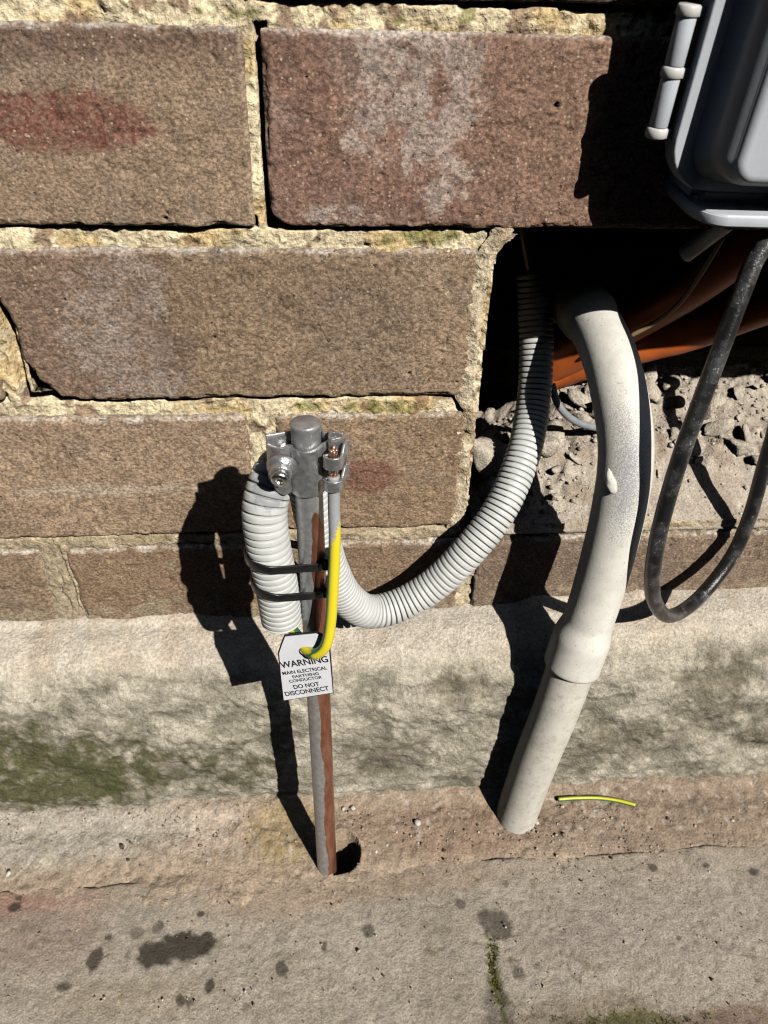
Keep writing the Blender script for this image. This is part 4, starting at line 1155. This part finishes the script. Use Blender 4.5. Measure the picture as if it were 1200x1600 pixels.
# ================================================================== grey enclosure
M_ENC = mat_plain('grey_enclosure_plastic', (0.55, 0.59, 0.65), 0.40, mott=.04, msize=.02, bumpd=.00008, bsize=.0006, spec=.45)
M_ENCD = mat_plain('dark_grey_enclosure_plastic', (0.15, 0.155, 0.165), 0.42, mott=.05, msize=.02, bumpd=.00008, bsize=.0006, spec=.45)
ENC = empty('meter_enclosure', (0.300, -0.028, 0.400))
ENC.rotation_euler = (math.radians(4.5), math.radians(1.2), 0)
put(ENC, 'grey plastic electrical enclosure with hinged lid mounted on the wall at top right', 'enclosure')
def rbox(x0, x1, y0, y1, z0, z1, r, seg=4, front=None):
    bm = bmesh.new(); bbox(bm, x0, x1, y0, y1, z0, z1)
    es = [e for e in bm.edges if abs((e.verts[0].co-e.verts[1].co).y) > 1e-6]
    bmesh.ops.bevel(bm, geom=es, offset=r, segments=8, affect='EDGES')
    if front:
        es = [e for e in bm.edges if all(abs(v.co.y-y0) < 1e-7 for v in e.verts)]
        bmesh.ops.bevel(bm, geom=es, offset=front, segments=seg, affect='EDGES')
    me = bpy.data.meshes.new('box'); bm.to_mesh(me); bm.free()
    me.polygons.foreach_set('use_smooth', [True]*len(me.polygons)); return me
def wn_(o):
    m = o.modifiers.new('wn', 'WEIGHTED_NORMAL'); m.keep_sharp = False; return o
X1e, Z1e = 0.560, 0.640
def frustum(b, f, y0, y1, rb, rf, bev_f):
    """rounded rectangle b=(x0,x1,z0,z1) at y0 (wall side) drafted to f at y1 (front), rounded front edge"""
    def rr(q, r, n=8):
        x0, x1, z0, z1 = q; o = []
        for (cx, cz, a0) in ((x1-r, z1-r, 0), (x0+r, z1-r, 90), (x0+r, z0+r, 180), (x1-r, z0+r, 270)):
            for a in np.radians(np.linspace(a0, a0+90, n)): o.append((cx+r*math.cos(a), cz+r*math.sin(a)))
        return np.array(o)
    A, B = rr(b, rb), rr(f, rf); rings = [np.c_[A[:, 0], np.full(len(A), y0), A[:, 1]]]
    yb = y1+bev_f; tt_ = (yb-y0)/(y1-y0); C_ = A+(B-A)*tt_
    rings.append(np.c_[C_[:, 0], np.full(len(A), yb), C_[:, 1]])
    cen_ = np.array([(f[0]+f[1])/2, (f[2]+f[3])/2])
    for a in np.radians([15, 30, 45, 60, 75, 90]):
        sh = bev_f*(1-math.cos(a)); q = (f[0]+sh, f[1]-sh, f[2]+sh, f[3]-sh); D = rr(q, max(rf-sh, .001))
        rings.append(np.c_[D[:, 0], np.full(len(D), yb-bev_f*math.sin(a)), D[:, 1]])
    k = len(A); co = np.vstack(rings); fs = []
    for a in range(len(rings)-1):
        for b_ in range(k): c = (b_+1) % k; fs.append([a*k+b_, a*k+c, (a+1)*k+c, (a+1)*k+b_])
    fs.append(list(range(k))); fs.append([(len(rings)-1)*k+q for q in range(k)])
    return fix_normals(mesh('lid', co, fs))
wn_(obj('base', rbox(0.3025, X1e-.003, -0.0320, -0.003, 0.3925, Z1e+.004, 0.004, front=0.002), M_ENC, ENC))
bm = bmesh.new()
lipv = [(0.3022, -0.0040), (0.3022, -0.0300)] + [(0.3142-0.0120*math.cos(a), -0.0300-0.0180*math.sin(a)) for a in np.radians([12, 24, 36, 48, 60, 72, 84, 90])] + [(0.5560, -0.0480), (0.5560, -0.0040)]
vb = [bm.verts.new((x, y, 0.3895)) for x, y in lipv]; vt = [bm.verts.new((x, y, 0.3948)) for x, y in lipv]
bm.faces.new(vb); bm.faces.new(vt[::-1])
for k in range(len(lipv)): bm.faces.new((vb[k], vb[(k+1) % len(lipv)], vt[(k+1) % len(lipv)], vt[k]))
bmesh.ops.recalc_face_normals(bm, faces=bm.faces)
bmesh.ops.bevel(bm, geom=[e for e in bm.edges if abs(e.verts[0].co.z-e.verts[1].co.z) < 1e-6], offset=0.0010, segments=3, affect='EDGES')
me = bpy.data.meshes.new('bottom_lip'); bm.to_mesh(me); bm.free()
me.polygons.foreach_set('use_smooth', [True]*len(me.polygons)); wn_(obj('bottom_lip', me, M_ENC, ENC))
flange = obj('flange', frustum((0.2885, X1e+.004, 0.3985, Z1e-.01), (0.2888, X1e+.0037, 0.3988, Z1e-.0103), -0.0250, -0.0338, 0.0200, 0.0200, 0.0010), M_ENC, ENC)
lid = obj('lid', frustum((0.2965, X1e-.002, 0.4035, Z1e-.016), (0.3050, X1e-.010, 0.4085, Z1e-.024), -0.0330, -0.0560, 0.014, 0.009, 0.004), M_ENC, ENC)
hx, hy = at(1043, 120, -0.0275)[0]-0.0005, -0.0270
hz = [at(1028, 207, -0.027)[2], at(1047, 112, -0.027)[2], at(1076, 16, -0.027)[2]]
M_HINGE = mat_plain('pale_hinge_plastic', (0.62, 0.62, 0.60), 0.42, mott=.05, spec=.45)
for k in range(2):
    z0, z1 = hz[k]+0.0015, hz[k+1]-0.0015
    hb = obj('hinge', lathe([(0.0034, 0.0004), (0.0037, 0.001), (0.0037, z1-z0-0.001), (0.0034, z1-z0)], (hx, hy, z0), (0, 0, 1)), M_ENC, ENC)
    bm = bmesh.new(); bbox(bm, hx, 0.2915, -0.0300, -0.0262, z0+.001, z1-.0015)
    bmesh.ops.bevel(bm, geom=list(bm.edges), offset=0.0006, segments=2, affect='EDGES')
    me = bpy.data.meshes.new('leaf'); bm.to_mesh(me); bm.free(); obj('leaf', me, M_ENC, hb)
for k in range(3):
    obj('hinge_knuckle', lathe([(0.0038, -0.0020), (0.0044, -0.0014), (0.0044, 0.0014), (0.0038, 0.0020)], (hx, hy, hz[k]), (0, 0, 1)), M_HINGE, ENC)
    bm = bmesh.new(); bbox(bm, hx, 0.2918, -0.0296, -0.0256, hz[k]-.0016, hz[k]+.0016)
    me = bpy.data.meshes.new('knuckle_arm'); bm.to_mesh(me); bm.free(); obj('knuckle_arm', me, M_ENC, ENC)
obj('cable_gland', lathe([(0.0085, -0.010), (0.0085, 0.001), (0.0072, 0.002), (0.0072, 0.006)], (0.3460, -0.036, 0.3905), (0.1, 0, -1)), M_ENCD, ENC)
obj('spigot', lathe([(0.0095, -0.004), (0.0095, 0.0015), (0.007, 0.003)], (0.328, -0.020, 0.3905), (0, 0, -1)), mat_plain('cream_spigot', (.55, .5, .36), .5), ENC)

# ================================================================== black cable
t = NT('dusty_black_cable')
d1 = t.rng(t.noise(0.0014, 3, .7), .58, .70); d2_ = t.rng(t.noise(0.012, 4, .6), .42, .66)
base = t.mix(t.math('MULTIPLY', d2_, .55), (0.014, 0.014, 0.015), (0.11, 0.11, 0.115))
base = t.mix(t.math('MULTIPLY', d1, t.math('MULTIPLY', d2_, .9)), base, (0.50, 0.49, 0.48))
M_CABLE = t.out(base, 0.30, normal=t.bump(t.noise(0.0012, 3, .65), 0.0003, .8), spec=.5)
RCAB = 0.0041
kp = [np.array([0.3468, -0.036, 0.386])] + pp([(1186, 395, -0.0390), (1158, 460, -0.0440), (1128, 540, -0.0500), (1098, 620, -0.0560), (1068, 700, -0.0600), (1043, 780, -0.0620), (1026, 850, -0.0660), (1019, 905, -0.0660), (1023, 940, -0.0610), (1042, 962, -0.0500), (1072, 951, -0.0360),
            (1108, 917, -0.0230), (1146, 865, -0.0130), (1172, 805, -0.0070), (1192, 735, -0.0030), (1212, 665, 0.0020), (1226, 590, 0.012), (1230, 510, 0.03)])
co, fs, *_ = tube(kp, RCAB, seg=28, step=0.0012)
put(obj('black_cable', fix_normals(mesh('black_cable', co, fs)), M_CABLE), 'dusty black cable hanging in a loop below the grey enclosure', 'cable')

# ================================================================== things in the dark of the hole
M_OR = mat_plain('orange_conduit_plastic', (0.55, 0.125, 0.025), 0.42, mott=.12, msize=.01)
def simple(name, pts, r, mat, label, cat, seg=24):
    c2, f2, *_ = tube(pts, r, seg=seg, step=.002)
    return put(obj(name, fix_normals(mesh(name, c2, f2)), mat), label, cat)
simple('orange_conduit', pp([(856, 572, .088), (890, 553, .080), (960, 515, .066), (1060, 458, .050), (1150, 395, .038), (1240, 320, .030)]), 0.0125, M_OR, 'upper orange conduit running steeply up behind the cream pipe', 'conduit')
simple('orange_conduit', pp([(852, 588, .088), (890, 575, .084), (980, 546, .0705), (1080, 520, .062), (1200, 478, .056), (1320, 440, .050)]), 0.0105, M_OR, 'lower orange conduit lying flatter across the back of the hole', 'conduit')
simple('thin_wire', pp([(985, 525, .036), (1030, 500, .030), (1065, 470, .024), (1100, 420, .018), (1130, 370, .014)]), 0.0013, mat_plain('tan_wire', (.35, .24, .12), .5), 'thin tan wire curving in front of the upper orange conduit', 'wire', 12)
simple('clear_tube', pp([(1070, 398, .012), (1100, 375, .006), (1140, 345, -.004)]), 0.0042, mat_plain('milky_tube', (.50, .48, .45), .45), 'short milky tube end under the bottom of the enclosure', 'tube', 20)
simple('grey_cable', pp([(862, 600, .045), (872, 632, .040), (895, 656, .040), (930, 668, .046), (980, 672, .06)]), 0.0022, mat_plain('grey_sheath', (.26, .28, .30), .5), 'thin grey cable curling over the rubble behind the pipe', 'cable', 14)

# ================================================================== small things on the ground
gp = []
for px, py in [(872, 1249), (900, 1247), (935, 1247), (965, 1251), (992, 1258)]:
    p = atz(px, py, 0.0075); gp.append(p)
co, fs, ss, an, QO, FO = tube(gp, 0.0016, seg=16, step=.001)
ca = np.array([math.atan2(np.array([0, -.5, 1])@FO[2][k], np.array([0, -.5, 1])@FO[1][k]) for k in range(len(QO))])
sg = np.maximum(stripe(an, np.repeat(ca, 16)+0.55, 1.0), stripe(an, np.repeat(ca, 16)-0.55, 1.0))
put(obj('wire_offcut', mesh('wire_offcut', co, fs, floats={'stripe': sg, 'spray': np.zeros(len(co))}), M_WIRE), 'short yellow and green wire offcut lying on the dirt', 'wire')

def ground_z(x, y):
    e = y-edge_y(x); return 0.0008 + 0.0035*float(sstep(0, .03, e)) + 0.005*float(sstep(.03, .048, e))
PEB = [rock_mesh(950+k, (1, .85, .6), 2, col=lin(226, 220, 208), name='pebble') for k in range(3)]
for i, (px, py, s) in enumerate([(551, 1262, .0030), (537, 1263, .0022), (653, 1287, .0032), (588, 1332, .0018), (578, 1334, .0014), (700, 1272, .0014), (838, 1286, .0030), (605, 1322, .0016), (620, 1300, .0012), (14, 1367, .0030)]):
    p = atz(px, py, 0.002); p = atz(px, py, ground_z(p[0], p[1]))
    o = obj('pebble', PEB[i % 3], M_RUBBLE, None, (p[0], p[1], ground_z(p[0], p[1])+s*.35)); o.scale = (s, s, s); o.rotation_euler = (0, 0, i)
    put(o, 'small pale pebble lying on the dirt along the footing', 'pebble', 'pale pebbles on the dirt')
# grit and crumbs scattered on the earth and concrete
rs_ = np.random.RandomState(7)
vv, ff, cc = [], [], []
ico = bmesh.new(); bmesh.ops.create_icosphere(ico, subdivisions=1, radius=1); iv = np.array([v.co for v in ico.verts]); if_ = np.array([[v.index for v in f_.verts] for f_ in ico.faces]); ico.free()
for k in range(2600):
    if k < 1700: px, py = rs_.uniform(-100, 1300), rs_.normal(1300, 26)
    else: px, py = rs_.uniform(-100, 1300), rs_.uniform(1330, 1640)
    p = atz(px, py, 0.001)
    if p[1] > -0.044 or np.hypot(p[0]-HOLE[0], p[1]-HOLE[1]) < 0.013: continue
    s = min(0.00028*np.exp(rs_.normal(0.35, 0.55)), 0.0016)
    if k >= 1700: s *= 0.7
    q = iv*s*rs_.uniform(.6, 1.2, 3)*(1+.25*rs_.normal(size=(len(iv), 1)))
    vv.append(q+np.array([p[0], p[1], ground_z(p[0], p[1])+s*.3])); ff.append(if_+12*0+sum(map(len, vv[:-1])) if False else if_+len(vv[0])*(len(vv)-1))
    base = [lin(196, 180, 160), lin(150, 126, 104), lin(96, 78, 62), lin(224, 216, 204)][rs_.choice(4, p=[.4, .35, .17, .08])]
    cc.append(np.tile(base, (len(iv), 1)))
gv = np.vstack(vv)
me = mesh('grit', gv, np.vstack(ff), cols={'tone': np.vstack(cc)}, floats={'wet': np.zeros(len(gv))})
put(obj('grit', me, M_RUBBLE), 'fine brown grit scattered over the dirt and the concrete', 'grit', kind='stuff')
# moss
t = NT('moss')
M_MOSS = t.out(t.mix(t.noise(.003), (0.075, 0.09, 0.018), (0.22, 0.22, 0.06)), .9, spec=.1)
vv, ff = [], []
def tuft(x, y, z, h):
    for _ in range(3):
        a = rs_.uniform(0, 6.28); w = h*.28; dx, dy = math.cos(a)*w, math.sin(a)*w; lx, ly = rs_.normal(0, h*.35, 2)
        b = len(vv)*1; n0 = sum_[0]
        vv.append([(x-dx, y-dy, z), (x+dx, y+dy, z), (x+lx+dx*.6, y+ly+dy*.6, z+h*.7), (x+lx*1.5, y+ly*1.5, z+h)]); ff.append([n0, n0+1, n0+2]); ff.append([n0, n0+2, n0+3]); sum_[0] += 4
sum_ = [0]
for k in range(2600):
    y = rs_.uniform(cr[-1, 1], cr[1, 1]-.004); dens = np.clip((cr[1, 1]-y)/.02, .25, 1)
    if rs_.rand() > dens: continue
    x = np.interp(-y, -cr[:, 1], cr[:, 0])+rs_.normal(0, .0024)
    if noise(x*500, y*500, 0, 3) < -0.05: continue
    tuft(x, y, -.0009, rs_.uniform(.0005, .0014))
for k in range(2200):
    px, py = rs_.normal(1000, 44), 1614-abs(rs_.normal(0, 15)); p = atz(px, py, 0)
    if noise(p[0]*350, p[1]*350, 0, 8) < 0: continue
    tuft(p[0], p[1], .0004, rs_.uniform(.0005, .0013))
for k in range(500):
    px, py = rs_.uniform(800, 960), 1604-abs(rs_.normal(0, 10)); p = atz(px, py, 0); tuft(p[0], p[1], .0004, rs_.uniform(.0004, .0010))
me = mesh('moss', np.array(vv).reshape(-1, 3), np.array(ff), smooth=False)
put(obj('moss', me, M_MOSS), 'green moss growing in the crack and at the edge of the concrete', 'moss', kind='stuff')
